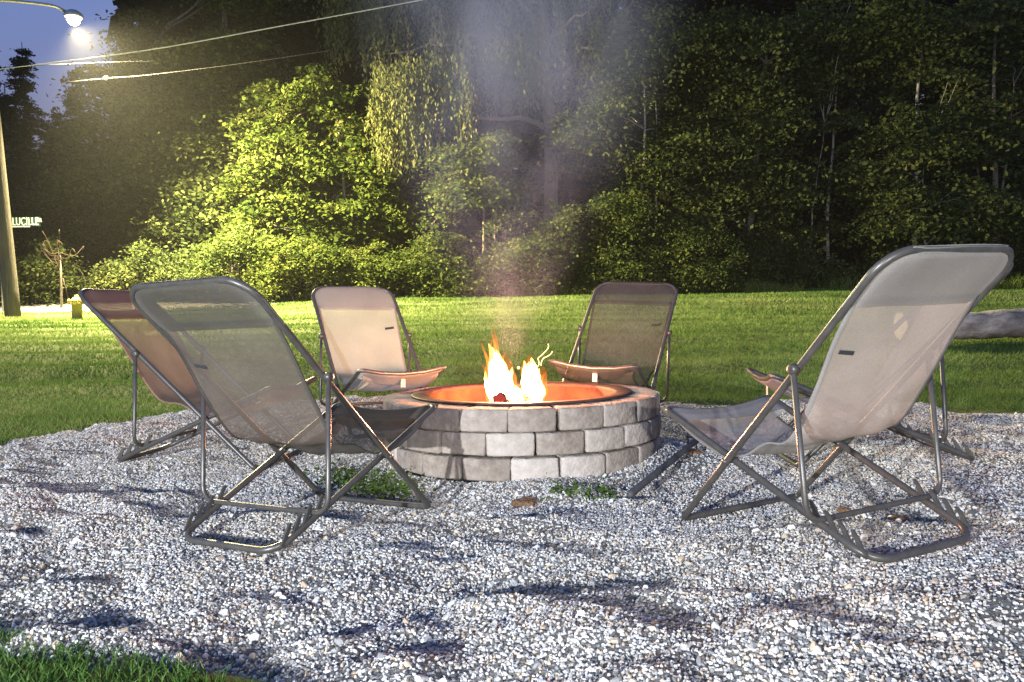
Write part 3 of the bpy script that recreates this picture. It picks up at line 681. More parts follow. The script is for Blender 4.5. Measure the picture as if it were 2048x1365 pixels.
dens = mth('DIVIDE', mth('MULTIPLY', fo.outputs[0], mr.outputs[0]), mth('ADD', mth('DIVIDE', .25, poly(kr, zc)), .45))
pv = N(n_, 'ShaderNodeVolumePrincipled'); pv.inputs['Color'].default_value = (.58, .70, 1.0, 1); n_.links.new(dens, pv.inputs['Density'])
n_.links.new(pv.outputs[0], out.inputs['Volume'])
mb = MB()
mb.tube(P[:, :3], P[:, 3], 20); sm = mb.build('smoke', m); tag(sm, kind='stuff')

# ------------------------------------------------------------------ things on the gravel
# long-handled rake used for the fire
a = at(1258, 988, 3.32); b = at(1402, 888, 4.15)
a[2] = gravel_z(np.array([a[0]]), np.array([a[1]]))[0]+.03; b[2] = gravel_z(np.array([b[0]]), np.array([b[1]]))[0]+.075
rk = thing('fire_rake', 'dark long-handled fire rake lying on the gravel beside the pit, tines towards the chairs', 'rake', tuple(a))
ax = b-a; L_ = np.linalg.norm(ax); ax /= L_; sd_ = np.cross(ax, [0, 0, 1]); sd_ /= np.linalg.norm(sd_)
mb = MB(); mb.tube([ax*0, ax*.03, ax*(L_-.04), ax*L_], [.012, .017, .016, .009], 10); mb.build('handle', m_poker, rk)
mb = MB(); mb.tube([ax*(L_-.02)-sd_*.075, ax*(L_-.02)+sd_*.075], .006, 8); 
mb.build('rake_head', m_iron, rk)
for q in (-.072, -.025, .025, .072):
    c = ax*(L_-.02)+sd_*q; mb = MB(); mb.tube([c, c+ax*.02+np.array([0, 0, -.02]), c+ax*.022+np.array([0, 0, -.075])], [.0055, .005, .003], 6); mb.build('tine', m_iron, rk)
# clay clods and leaves
for k, (px, py, dep, s_, lab) in enumerate([(1050, 968, 3.36, .055, 'brown clod of clay at the foot of the pit wall'), (1385, 925, 4.05, .05, 'reddish brown clod of dirt under the fire rake'), (1795, 1035, 2.95, .045, 'dark brown clod of dirt inside the rear frame of the pale grey chair'), (1690, 990, 3.05, .03, 'small tan clod of dirt beside the prop bar of the pale grey chair')]):
    p = at(px, py, dep); p[2] = gravel_z(np.array([p[0]]), np.array([p[1]]))[0]-.004
    bm = bmesh.new(); bmesh.ops.create_icosphere(bm, subdivisions=3, radius=1)
    for v_ in bm.verts:
        f_ = 1+.35*float(fbm(np.array(v_.co.x*1.7+k*9), np.array(v_.co.y*1.7+v_.co.z), 1.3, 3)); v_.co = Vector((v_.co.x*s_*1.1*f_, v_.co.y*s_*.85*f_, v_.co.z*s_*.55*f_))
    me = bpy.data.meshes.new('dirt_clod'); bm.to_mesh(me); bm.free(); me.materials.append(m_clay)
    o = bpy.data.objects.new('dirt_clod', me); col.objects.link(o); o.location = p; tag(o, lab, 'dirt clod')

# ------------------------------------------------------------------ leaves
def leaf_quads(C, size, up_bias=.5, droop=None, narrow=.55, r_=rng):
    n = len(C)
    ax = r_.normal(size=(n, 3)); ax[:, 2] *= .6
    if droop is not None: ax = ax*.35+droop
    ax /= np.linalg.norm(ax, axis=1)[:, None]+1e-9
    nn = r_.normal(size=(n, 3)); nn[:, 2] += up_bias*2
    sd_ = np.cross(ax, nn); sd_ /= np.linalg.norm(sd_, axis=1)[:, None]+1e-9
    s_ = (np.asarray(size)*r_.uniform(.65, 1.3, n))[:, None]
    fold = np.cross(sd_, ax)*s_*.10
    V = np.stack([C-ax*s_*.5, C+sd_*s_*narrow*.5+fold-ax*s_*.08, C+ax*s_*.5, C-sd_*s_*narrow*.5+fold-ax*s_*.08], 1).reshape(-1, 3)
    return V, np.arange(4*n).reshape(-1, 4)
def ellipsoid_pts(n, r_, pw=.45):
    d_ = r_.normal(size=(n, 3)); d_ /= np.linalg.norm(d_, axis=1)[:, None]
    lump = 1+.22*np.sin(d_[:, 0]*5+r_.random()*6)*np.sin(d_[:, 2]*5+r_.random()*6)+.15*np.sin(d_[:, 1]*7+d_[:, 2]*4+r_.random()*6)
    return d_*(r_.random(n)**pw*lump)[:, None]
def blob_leaves(blobs, dep, size, r_, per=40, spread=.30, flat=.4, dens_=1., gap=.85):
    """clumps of leaves through each blob's volume; blobs are centre and half-size as the photo shows them at distance dep"""
    C = []; T = []; tips = []
    for (px, py, rx, ry, n) in blobs:
        c = at(px, py, dep); sx, sz = rx*dep/FPX, ry*dep/FPX; sy = min(.9*sx, 2.2)
        n = int(n*dens_); k = max(4, int(n/per)); q = ellipsoid_pts(k*3, r_)*np.array([sx, sy, sz])+c; q[:, 1] += r_.normal(0, .2, 3*k)
        gp = fbm(q[:, 0]+.6*q[:, 1], q[:, 2]*1.25+.3*q[:, 1], gap, 2)+r_.normal(0, .08, 3*k); q = q[np.argsort(-gp)[:k]]; k = len(q)
        q[:, 2] += np.where(r_.random(k) < .08, r_.uniform(.1, .5, k), 0)
        q[:, 2] = np.maximum(q[:, 2], lawn_z(q[:, 0], q[:, 1])+.10)
        tips.append(q[r_.random(k) < .25])
        m_ = per; g = r_.normal(size=(k, m_, 3))*spread*np.array([1, 1, flat])*r_.uniform(.55, 1.5, (k, 1, 1))
        out_ = q-c; out_[:, 2] = 0; out_ /= np.linalg.norm(out_, axis=1)[:, None]+.3
        g[..., 2] -= (g[..., 0]*out_[:, None, 0]+g[..., 1]*out_[:, None, 1])*r_.uniform(.15, .9, (k, 1))+np.hypot(g[..., 0], g[..., 1])*.3
        C.append((q[:, None]+g).reshape(-1, 3)); T.append((np.repeat(r_.normal(.5, .17, k), m_)+r_.normal(0, .12, k*m_)))
    C = np.concatenate(C); T = np.clip(np.concatenate(T), 0, 1)
    gzv = lawn_z(C[:, 0], C[:, 1]); keep = C[:, 2] > gzv+.02
    return C[keep], T[keep], np.concatenate(tips)
def limb(mb, a, b, r0, r1, r_, seg=7, wob=.12):
    a, b = np.array(a, float), np.array(b, float); L_ = np.linalg.norm(b-a); t = np.linspace(0, 1, seg)
    P = a+(b-a)*t[:, None]; P += (r_.normal(size=(seg, 3))*wob*L_*.25)*np.sin(np.pi*t)[:, None]; P[:, 2] += .06*L_*np.sin(np.pi*t)
    mb.tube(P, r0+(r1-r0)*t, 7)
def tree(name, label, cat, base_px, dep, blobs, mat, size, trunks, seed, group, bark=None, per=40, spread=.3, flat=.4, limbs=14, dens_=2.6, ls=.80, pad=3.2, gap=.85):
    r_ = np.random.default_rng(seed); bx = at(base_px, 590, dep); bz = float(lawn_z(np.array([bx[0]]), np.array([bx[1]]))[0]); org = np.array([bx[0], dep, bz-.05])
    root = thing(name, label, cat, tuple(org), group)
    C, T, tips = blob_leaves(blobs, dep, size, r_, int(per*pad), spread*1.1, flat*.5, dens_, gap)
    V, F = leaf_quads(C-org, size*ls, .9, narrow=.7, r_=r_)
    if trunks:
        mb = MB(); lines = []
        for (x0, x1, y1, r0) in trunks:
            a = at(x0, 590, dep); a[2] = float(lawn_z(np.array([a[0]]), np.array([a[1]]))[0])-.1; b = at(x1, y1, dep+r_.normal(0, .2))
            t = np.linspace(0, 1, 9); P = a+(b-a)*t[:, None]; P[:, :2] += np.cumsum(r_.normal(0, .035, (9, 2)), 0)*np.minimum(1, t*4)[:, None]
            mb.tube(P-org, r0*(1-.72*t)*np.where(t == 0, 1.35, 1), 8); lines.append((P, r0))
        for q in tips[r_.permutation(len(tips))[:limbs]]:
            P, r0 = lines[r_.integers(len(lines))]
            k = int(np.clip(np.argmin(np.abs(P[:, 2]-(q[2]-.35*np.hypot(q[0]-P[4, 0], q[1]-P[4, 1])))), 1, 8))
            limb(mb, P[k]-org, q-org, max(.012, r0*.32), .006, r_)
        mb.build('trunk', bark or m_bark, root)
    mesh_obj('crown', V, F, mat, root, False, np.repeat(T, 4))
    return root
lf_maple = leafy('maple_leaf', [(0, (.018, .035, .007)), (.4, (.048, .073, .014)), (.8, (.088, .108, .024)), (1, (.125, .125, .038))], .4)
lf_dark = leafy('dark_leaf', [(0, (.020, .034, .012)), (.5, (.052, .072, .022)), (1, (.105, .115, .038))], .35)
lf_willow = leafy('willow_leaf', [(0, (.05, .07, .025)), (.5, (.11, .125, .042)), (1, (.20, .18, .085))], .35)
lf_shrub = leafy('shrub_leaf', [(0, (.022, .04, .010)), (.5, (.056, .08, .020)), (1, (.11, .12, .036))], .35)
lf_conifer = leafy('conifer_needles', [(0, (.012, .022, .012)), (1, (.035, .05, .022))], .15)
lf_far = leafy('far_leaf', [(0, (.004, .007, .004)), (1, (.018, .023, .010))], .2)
lf_tall = leafy('tall_grass', [(0, (.05, .09, .015)), (.6, (.12, .17, .03)), (1, (.25, .24, .09))], .35)
lf_weed = leafy('weed_leaf', [(0, (.035, .075, .015)), (.6, (.08, .14, .03)), (1, (.15, .2, .06))], .3)
TG = 'trees along the edge of the wood'
tree('maple_tree', 'bright yellow-green maple under the street lamp, leaning stems showing', 'tree', 690, 20.7,
     [(630, 225, 80, 55, 2600), (545, 300, 60, 60, 2400), (640, 330, 85, 60, 3200), (715, 255, 50, 75, 2000), (745, 400, 60, 40, 2000), (560, 400, 75, 50, 2800), (660, 420, 85, 45, 2800), (545, 215, 40, 45, 1200), (600, 480, 100, 40, 3000), (715, 470, 60, 35, 1700), (590, 260, 50, 35, 1200), (700, 350, 60, 40, 1700), (650, 190, 40, 45, 900), (505, 250, 30, 30, 600), (500, 360, 40, 40, 1000), (790, 440, 45, 25, 800), (760, 340, 40, 30, 700), (520, 460, 60, 40, 1500)],
     lf_maple, .16, [(690, 600, 210, .09), (700, 690, 230, .07), (640, 560, 250, .06)], 11, TG, per=26, spread=.21, flat=.5, gap=1.7, dens_=2.2, limbs=26)
tree('broadleaf_tree', 'tall olive green tree against the dusk sky, left of the bright maple', 'tree', 410, 22.4,
     [(400, 90, 110, 120, 3800), (330, 200, 80, 90, 2600), (470, 60, 90, 110, 2800), (470, 190, 80, 90, 2400), (400, 290, 110, 60, 4200), (330, 350, 80, 60, 2600), (430, 400, 100, 70, 4200), (290, 90, 45, 70, 1200), (480, -60, 140, 90, 2600), (360, 470, 90, 40, 2000)],
     lf_dark, .16, [(470, 430, -60, .2), (360, 330, 80, .12)], 12, TG, per=34, spread=.34, flat=.34)
tree('broadleaf_tree', 'dark green tree behind the utility wires at the open sky', 'tree', 220, 24.5,
     [(235, 190, 60, 60, 1500), (215, 290, 75, 80, 2400), (190, 400, 100, 80, 2800), (270, 340, 70, 110, 2200), (120, 450, 110, 70, 2600), (250, 460, 90, 60, 2200)],
     lf_dark, .19, [(225, 230, 160, .16), (140, 130, 400, .09)], 13, TG, per=34, spread=.38)
# weeping willow: hanging strands of narrow leaves
def willow():
    r_ = np.random.default_rng(21); dep = 21.4; bx = at(1085, 590, dep); bz = float(lawn_z(np.array([bx[0]]), np.array([bx[1]]))[0]); org = np.array([bx[0], dep, bz-.05])
    root = thing('willow_tree', 'weeping willow with long hanging strands of pale leaves behind the smoke', 'tree', tuple(org), TG)
    C = []; D_ = []; T = []; mb = MB()
    def strands(n, x0, x1, yt, yb0, yb1, d0, d1, step=.055, jit=.05):
        for i in range(n):
            px = r_.uniform(x0, x1); a = at(px, r_.uniform(*yt), r_.uniform(d0, d1)); zb = at(px, r_.uniform(yb0, yb1), a[1])[2]
            if zb > a[2]-.3: continue
            m_ = int((a[2]-zb)/step); z = a[2]-np.arange(m_)*step; sw = r_.normal(0, .12, 2)
            t = np.linspace(0, 1, m_)[:, None]; q = np.stack([np.full(m_, a[0]), np.full(m_, a[1]), z], -1); q[:, :2] += sw*t+.05*np.sin(t*6+r_.random()*6)
            C.append(q+r_.normal(0, jit, q.shape)); T.append(np.clip(r_.normal(.5, .16)+r_.normal(0, .12, m_), 0, 1))
    strands(150, 745, 830, (125, 200), 240, 375, 19.7, 20.7); strands(170, 800, 940, (110, 210), 200, 320, 19.8, 21.0)
    strands(60, 745, 940, (120, 150), 160, 260, 20.0, 21.2)
    strands(170, 720, 1000, (-160, 60), 60, 190, 20.6, 22.6); strands(200, 930, 1260, (-160, 90), 120, 250, 20.8, 22.8); strands(90, 640, 760, (-150, 20), 60, 160, 21.4, 22.6)
    strands(60, 990, 1090, (60, 150), 150, 235, 20.6, 22)
    C = np.concatenate(C); T = np.concatenate(T)
    V, F = leaf_quads(C-org, .135, .2, droop=np.array([0, 0, -1.]), narrow=.36, r_=r_)
    a = at(1085, 590, dep); a[2] = bz-.1
    t = np.linspace(0, 1, 9); b = at(1100, -80, dep+.5); P = a+(b-a)*t[:, None]; P[:, 0] += .18*np.sin(t*5); mb.tube(P-org, .24*(1-.6*t), 9)
    for px, py, k in ((760, 110, 6), (860, 90, 6), (930, 110, 5), (1000, -40, 6), (1180, 20, 6), (1250, 60, 5), (700, -60, 7), (820, -80, 7), (1060, 60, 6), (900, 240, 4)):
        limb(mb, P[k]-org, at(px, py, dep-r_.uniform(-.5, 1))-org, .09, .012, r_)
    mb.build('trunk', m_bark, root); mesh_obj('crown', V, F, lf_willow, root, False, np.repeat(T, 4))
willow()
tree('young_tree', 'small light green sapling between the maple and the smoke', 'tree', 960, 20.2,
     [(900, 300, 50, 35, 900), (955, 330, 70, 40, 1500), (880, 370, 45, 25, 800), (940, 390, 85, 35, 1700), (1000, 300, 50, 40, 900), (1010, 380, 55, 45, 1100)],
     lf_shrub, .13, [(965, 945, 280, .05), (985, 1010, 290, .04)], 31, TG, per=30, spread=.22, flat=.28)
tree('broadleaf_tree', 'grey-green tree with two pale thin stems right of the smoke', 'tree', 1290, 20.6,
     [(1180, 270, 70, 60, 1500), (1260, 210, 80, 80, 2100), (1350, 280, 80, 80, 2300), (1290, 340, 90, 70, 2200), (1230, 120, 90, 80, 1500), (1390, 170, 90, 90, 1800), (1330, 40, 110, 90, 1700)],
     lf_dark, .14, [(1288, 1292, 60, .05), (1316, 1316, 120, .04), (1296, 1300, 180, .035)], 32, TG, m_palebark, per=32, spread=.28)
tree('broadleaf_tree', 'dim green tree with layered branches behind the dark grey chair', 'tree', 1480, 20.8,
     [(1450, 310, 90, 60, 2300), (1540, 270, 80, 70, 2200), (1480, 400, 100, 50, 2500), (1560, 370, 70, 60, 1700), (1500, 180, 100, 70, 2000), (1460, 70, 90, 80, 1600), (1400, 420, 60, 50, 1200), (1580, 80, 100, 90, 1500)],
     lf_dark, .15, [(1490, 1510, 60, .12), (1420, 1400, 200, .06)], 33, TG, per=34, spread=.3, flat=.32)
tree('broadleaf_tree', 'thin leaning tree with a bare pale stem in the dark gap of the wood', 'tree', 1650, 21.0,
     [(1640, 180, 60, 50, 900), (1700, 120, 70, 60, 1100), (1660, 40, 90, 60, 1200), (1690, 230, 40, 30, 500), (1655, 455, 22, 14, 220)],
     lf_dark, .15, [(1655, 1690, 130, .055), (1612, 1640, 250, .03)], 34, TG, m_palebark, per=30, spread=.26)
tree('broadleaf_tree', 'tall thin-stemmed tree with broad leaf layers above the pale grey chair', 'tree', 1830, 19.8,
     [(1720, 360, 55, 35, 1300), (1790, 380, 65, 40, 1500), (1860, 330, 90, 50, 2200), (1930, 400, 80, 50, 2000), (1780, 250, 70, 40, 1400), (1900, 230, 90, 50, 1800), (1840, 440, 80, 25, 1100), (1765, 455, 25, 22, 450), (1850, 120, 110, 70, 2100), (1790, 20, 100, 70, 1700)],
     lf_dark, .15, [(1828, 1836, -40, .065), (1848, 1850, 330, .035)], 35, TG, m_palebark, per=34, spread=.28, flat=.3)
tree('broadleaf_tree', 'forked tree with olive leaves at the right end of the wood', 'tree', 1995, 20.4,
     [(2000, 300, 70, 70, 1900), (1970, 430, 80, 45, 1900), (2030, 180, 90, 70, 1900), (1960, 90, 100, 80, 1800), (2060, 400, 60, 70, 1300), (2040, 20, 100, 80, 1500), (2100, 250, 70, 120, 1500), (2150, 400, 80, 80, 1300)],
     lf_dark, .15, [(1990, 1998, 60, .10), (1992, 2040, 170, .05), (1990, 1950, 190, .045)], 36, TG, per=34, spread=.28, flat=.3)
# conifers at the far left
def conifer(px, top, dep, half, label, seed):
    r_ = np.random.default_rng(seed); bx = at(px, 590, dep); bz = float(lawn_z(np.array([bx[0]]), np.array([bx[1]]))[0]); org = np.array([bx[0], dep, bz-.05]); zt = at(px, top, dep)[2]-org[2]
    root = thing('conifer_tree', label, 'tree', tuple(org), 'dark conifers at the left')
    mb = MB(); mb.tube([(0, 0, 0), (0.05, 0, zt*.5), (0, 0, zt)], [.2, .1, .012], 8); C = []; R = half*dep/FPX
    z = 1.2
    while z < zt-.2:
        f_ = 1-z/zt; 
        for k in range(r_.integers(7, 11)):
            a = r_.random()*6.28; L_ = R*(f_**.8)*r_.uniform(.55, 1.2)+.12; e = np.array([math.cos(a)*L_, math.sin(a)*L_, z-.22*L_+.1*L_**2*.3])
            limb(mb, (0, 0, z), e, .03*f_+.008, .004, r_, 4, .05); m_ = int(46*L_+10); t = r_.random(m_)[:, None]**.7
            C.append(np.array([0, 0, z])+(e-np.array([0, 0, z]))*t+r_.normal(0, .10, (m_, 3))*np.array([1, 1, .6])-np.array([0, 0, .08]))
        z += r_.uniform(.24, .4)
    C = np.concatenate(C); V, F = leaf_quads(C, .2, .2, narrow=.35, r_=r_)
    mb.build('trunk', m_bark, root); mesh_obj('crown', V, F, lf_conifer, root, False, np.repeat(np.clip(r_.normal(.5, .2, len(C)), 0, 1), 4))
conifer(66, 84, 33, 105, 'pointed dark conifer standing clear against the dusk sky', 51)
conifer(-5, 70, 31, 110, 'dark conifer cut by the left edge of the view', 52)
conifer(112, 240, 36, 90, 'shorter dark conifer low beside the pointed one', 53)
conifer(170, 128, 38, 70, 'slim dark conifer just below the street lamp', 54)
conifer(28, 165, 29, 110, 'broad dark conifer in front of the pointed one, left of the wires', 55)
conifer(135, 215, 34, 110, 'broad low conifer between the pointed and the slim one', 56)

# shrubs along the road edge
SG = 'shrubs along the edge of the wood'
SH = [(40, 545, 480, 90, 'dim leafy shrub behind the utility pole', lf_dark, 19.8), (190, 560, 508, 70, 'green low shrub just right of the hydrant', lf_dark, 20.6), (290, 545, 485, 80, 'rounded green shrub between hydrant and bright maple', lf_dark, 20.8),
      (390, 550, 490, 75, 'leafy shrub above the head of the charcoal chair', lf_dark, 20.6), (490, 545, 478, 70, 'yellow-green shrub left of the maple stems', lf_shrub, 20.5), (600, 540, 462, 80, 'brightest yellow-green bush at the maple foot', lf_maple, 20.2),
      (700, 545, 505, 70, 'yellow-green bush above the cream chair', lf_maple, 20.3), (790, 535, 465, 70, 'dense yellow bush right of the cream chair', lf_maple, 20.4), (880, 535, 468, 65, 'bright bush where the smoke begins', lf_shrub, 20.3),
      (960, 550, 490, 60, 'smoky pale bush directly behind the flames', lf_shrub, 20.2), (1050, 520, 440, 75, 'tall pale bush behind the smoke, right of the flames', lf_shrub, 20.6), (1140, 520, 410, 80, 'high rounded bush left of the dark grey chair', lf_shrub, 20.6),
      (1240, 510, 380, 80, 'tall rambling bush above the dark grey chair', lf_shrub, 20.5), (1340, 515, 400, 75, 'tall bush right of the two pale stems', lf_shrub, 20.5), (1410, 535, 470, 60, 'dense olive bush at the end of the lit hedge', lf_shrub, 20.2),
      (1490, 525, 430, 65, 'dark leafy bush beginning the unlit stretch', lf_dark, 20.8), (1570, 540, 460, 60, 'dark bush left of the leaning bare stem', lf_dark, 20.9), (1690, 560, 500, 55, 'low dark bush behind the pale grey chair', lf_dark, 20.9),
      (1800, 545, 480, 70, 'dark bush hidden behind the pale chair head', lf_dark, 20.9), (1930, 545, 470, 70, 'dark bush at the right end of the wood', lf_dark, 20.9), (2040, 540, 460, 70, 'dark bush cut by the right edge of the view', lf_dark, 20.9)]
for i, (px, py, top, rx, lab, mt, dep) in enumerate(SH):
    dep -= .9 if 430 < px < 1420 else .3
    top += [0, 34, -26, 18, -36, 10][i % 6]; ry = (600-top)/2; n_l = int(rx*ry*.75)
    tree('shrub', lab, 'shrub', px, dep, [(px, top+ry, rx, ry, n_l), (px-rx*.5, top+ry*1.35, rx*.6, ry*.7, n_l//3), (px+rx*.5, top+ry*1.3, rx*.6, ry*.75, n_l//3)], mt, .105, [(px-8, px-25, top+ry*.7, .025), (px+10, px+22, top+ry*.6, .02)], 70+i, SG, per=26, spread=.17, flat=.6, limbs=8, gap=1.6)
# bare brown twiggy shrub by the pole
r_ = np.random.default_rng(5); o0 = at(122, 590, 18.2); root = thing('bare_shrub', 'bare brown twiggy shrub standing behind the hydrant', 'shrub', tuple(o0)); mb = MB()
mb.tube([(0, 0, -.3), (.02, 0, .5), (-.02, .05, 1.0)], [.03, .025, .018], 7); mb.build('stem', m_bark, root)
for k in range(14):
    a = r_.random()*6.28; mb = MB(); e = np.array([math.cos(a)*r_.uniform(.2, .6), math.sin(a)*.4, r_.uniform(.9, 1.55)]); mb.tube(catmull([(0, .03, r_.uniform(.5, 1)), e*np.array([.6, .6, .8]), e, e+np.array([r_.normal(0, .12), 0, -.1])], 3), .008, 5); mb.build('twig', m_gold, root)
# tall grass and weeds in front of the shrubs
n = 42000
dd = rng.uniform(18.9, 20.4, n); xx = rng.uniform(-.70, .72, n)*dd; okm = (road_fac(xx, dd) < .1) & (fbm(xx, dd, .8, 3)+.15*rng.normal(size=n)+(dd-19.5)*.25 > -.05); xx, dd = xx[okm], dd[okm]; n = len(xx)
P = np.stack([xx, dd, lawn_z(xx, dd)-.02], -1); hh = rng.uniform(.12, .42, n)*(1+.9*vnoise(xx*1.3, dd*1.3))*(1+np.maximum(0, vnoise(xx*.7+5, dd*.4))*1.5)
g_ = blades(P, hh, rng.uniform(.012, .028, n), rng.uniform(.1, .6, n), np.clip(.45+.5*fbm(xx, dd, .6, 3)+rng.normal(0, .18, n), 0, 1), 'tall_grass', lf_tall, True); tag(g_, kind='stuff')
# far wood and undergrowth
n = 62000
dep = rng.uniform(25, 33, n); xx = rng.uniform(-.72, .74, n)*dep; zz = 1.0+rng.random(n)**.9*14.5
px_ = 1024+xx/dep*FPX; zlim = CAMH+(612-(360+60*vnoise(px_*.02, px_*0)))/FPX*dep
okm = (px_ > 262+14*vnoise(zz*1.2, zz*0)) | (zz < zlim+1.0*vnoise(xx*.8, dep))
okm &= (fbm(xx, zz+dep, .45, 3) > -.33); xx, dep, zz = xx[okm], dep[okm], zz[okm]
C = np.stack([xx, dep, zz], -1); nb_ = 9000; bx_ = rng.uniform(-.75, .78, nb_)*36; bz_ = 1+rng.random(nb_)*18; bp_ = 1024+bx_/36*FPX; okb = (bp_ > 285+14*vnoise(bz_*1.2, bz_*0)) | (bz_ < CAMH+(612-400)/FPX*36)
C = np.concatenate([C, np.stack([bx_, rng.uniform(34, 37, nb_), bz_], -1)[okb]]); SZ = np.where(C[:, 1] > 33.5, 1.5, .42)
V, F = leaf_quads(C, SZ, .2, narrow=.7)
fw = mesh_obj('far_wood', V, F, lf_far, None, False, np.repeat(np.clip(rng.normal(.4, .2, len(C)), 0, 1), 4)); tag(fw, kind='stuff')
n = 26000
dep = rng.uniform(21.3, 24.5, n); xx = rng.uniform(-.70, .74, n)*dep; zz = 1.0+rng.random(n)**1.4*2.6*(1+.6*vnoise(xx*.8, dep*0))
okm = fbm(xx, zz, .9, 3) > -.12; C = np.stack([xx, dep, zz], -1)[okm]; V, F = leaf_quads(C, .2, .4, narrow=.6)
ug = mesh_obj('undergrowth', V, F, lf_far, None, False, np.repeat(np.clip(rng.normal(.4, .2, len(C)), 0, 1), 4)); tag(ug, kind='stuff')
# weeds at the pit's foot
def weeds(px, py, dep, rx, ry, n, lab, seed):
    r_ = np.random.default_rng(seed); c = at(px, py, dep); C = r_.normal(size=(n, 3))*np.array([rx, ry, 0])*.5+c; C[:, 2] = gravel_z(C[:, 0], C[:, 1])+np.abs(r_.normal(.02, .022, n))
    ok_ = np.hypot(C[:, 0]-PIT[0], C[:, 1]-PIT[1]) > PR+.01; C = C[ok_]
    V, F = leaf_quads(C, .028, .8, narrow=.6, r_=r_); o = mesh_obj('weeds', V, F, lf_weed, None, False, np.repeat(np.clip(r_.normal(.5, .25, len(C)), 0, 1), 4)); tag(o, kind='stuff')
weeds(735, 930, 3.75, .20, .16, 320, '', 1); weeds(690, 915, 3.9, .20, .12, 150, '', 2); weeds(790, 945, 3.6, .16, .10, 190, '', 3); weeds(1145, 970, 3.42, .16, .05, 110, '', 4); weeds(1210, 962, 3.5, .05, .03, 50, '', 5)

# ------------------------------------------------------------------ street furniture
b0 = at(26, 632, 16.0); b0[2] = float(gz(np.array([b0[0]]), np.array([b0[1]]))[0])
t1 = at(-30, 60, 15.8); top = b0+(t1-b0)*1.12
pole = thing('utility_pole', 'weathered wooden utility pole leaning at the road edge', 'utility pole', tuple(b0))
mb = MB(); t = np.linspace(-.05, 1, 9)[:, None]; mb.tube((top-b0)*t, np.linspace(.15, .105, 9), 14); mb.build('shaft', m_pole, pole)
nb = at(5, 495, 15.85); mb = MB(); mb.box(nb-b0+np.array([-.06, -.24, 0]), (.16, .02, .17)); mb.build('number_plate', m_white_tag, pole, False)
# lamp arm and head, on the pole: one street lamp
lp = thing('street_lamp', 'lit yellow street lamp on a long arm above the road', 'street lamp', tuple(LAMP_P))
s0 = b0+(top-b0)*.985-LAMP_P; mb = MB(); mb.tube(catmull([s0, s0*.62+np.array([0, 0, .10]), s0*.25+np.array([0, 0, .16]), (-.16, 0, .13)], 5), .032, 8); mb.build('arm', m_steel, lp)
mb = MB(); mb.lathe([(.001, .16), (.09, .15), (.17, .09), (.19, .03), (.175, .0), (.16, .005), (.001, .08)], 20); mb.build('hood', m_steel, lp)
mb = MB(); mb.lathe([(.13, -.004), (.13, -.05), (.105, -.11), (.05, -.15), (.001, -.16)], 20); mb.build('glass_globe', m_bulb, lp)
# hydrant
h0 = at(155, 643, 15.2); h0[2] = float(lawn_z(np.array([h0[0]]), np.array([h0[1]]))[0])
hy = thing('fire_hydrant', 'yellow fire hydrant on the grass at the road edge', 'fire hydrant', tuple(h0))
mb = MB(); mb.lathe([(.001, 0), (.115, 0), (.115, .025), (.098, .03), (.095, .30), (.118, .305), (.118, .335), (.10, .34)], 18); mb.build('barrel', m_hyd, hy)
mb = MB(); mb.lathe([(.10, .34), (.098, .38), (.075, .43), (.03, .455), (.03, .49), (.001, .49)], 18); mb.build('bonnet', m_hydcap, hy)
for dx_, dy_ in ((1, 0), (-1, 0), (.25, -1)):
    mb = MB(); q = np.array([dx_, dy_, 0]); q = q/np.linalg.norm(q); mb.tube([q*.08+np.array([0, 0, .36]), q*.135+np.array([0, 0, .36]), q*.137+np.array([0, 0, .36]), q*.16+np.array([0, 0, .36])], [.045, .045, .055, .05], 12); mb.build('outlet_cap', m_hydcap, hy)
mb = MB(); mb.tube([(-.15, 0, .30), (-.20, .02, .55), (-.26, .02, .82)], .009, 6); mb.build('marker_rod', m_gold, hy)
# street name sign
s0 = at(0, 470, 17.6); sz = float(gz(np.array([s0[0]]), np.array([s0[1]]))[0]); c = at(56, 444, 17.4)
sg = thing('street_sign', 'green street name sign reading LUCILLE behind the pole', 'street sign', (s0[0], s0[1], sz-.1))
org = np.array([s0[0], s0[1], sz-.1]); mb = MB(); mb.tube([(0, 0, 0), (0, 0, c[2]-org[2]+.15)], .028, 8); mb.build('post', m_steel, sg)
mb = MB(); mb.box(c-org+np.array([-.12, 0, .0]), (.78, .008, .20)); mb.build('blade', m_sign, sg, False)
mb = MB(); mb.box(c-org+np.array([-.22, -.006, -.105]), (.52, .012, .022)); mb.build('bracket', m_signw, sg, False)
def text(body, loc, size, parent, name):
    cu = bpy.data.curves.new('lettering', 'FONT'); cu.body = body; cu.size = size; cu.extrude = .002; cu.space_character = 1.05
    o = bpy.data.objects.new('tmp', cu); col.objects.link(o); dg = bpy.context.evaluated_depsgraph_get(); me = bpy.data.meshes.new_from_object(o.evaluated_get(dg)); bpy.data.objects.remove(o)
    me.materials.clear(); me.materials.append(m_signw); q = bpy.data.objects.new(name, me); col.objects.link(q); q.parent = parent; q.location = loc; q.rotation_euler = (math.pi/2, 0, 0); q.scale = (.72, 1.15, 1); return q
text('LUCILLE', c-org+np.array([-.35, -.008, -.075]), .215, sg, 'lettering'); text('DR', c-org+np.array([.205, -.008, -.01]), .10, sg, 'lettering')
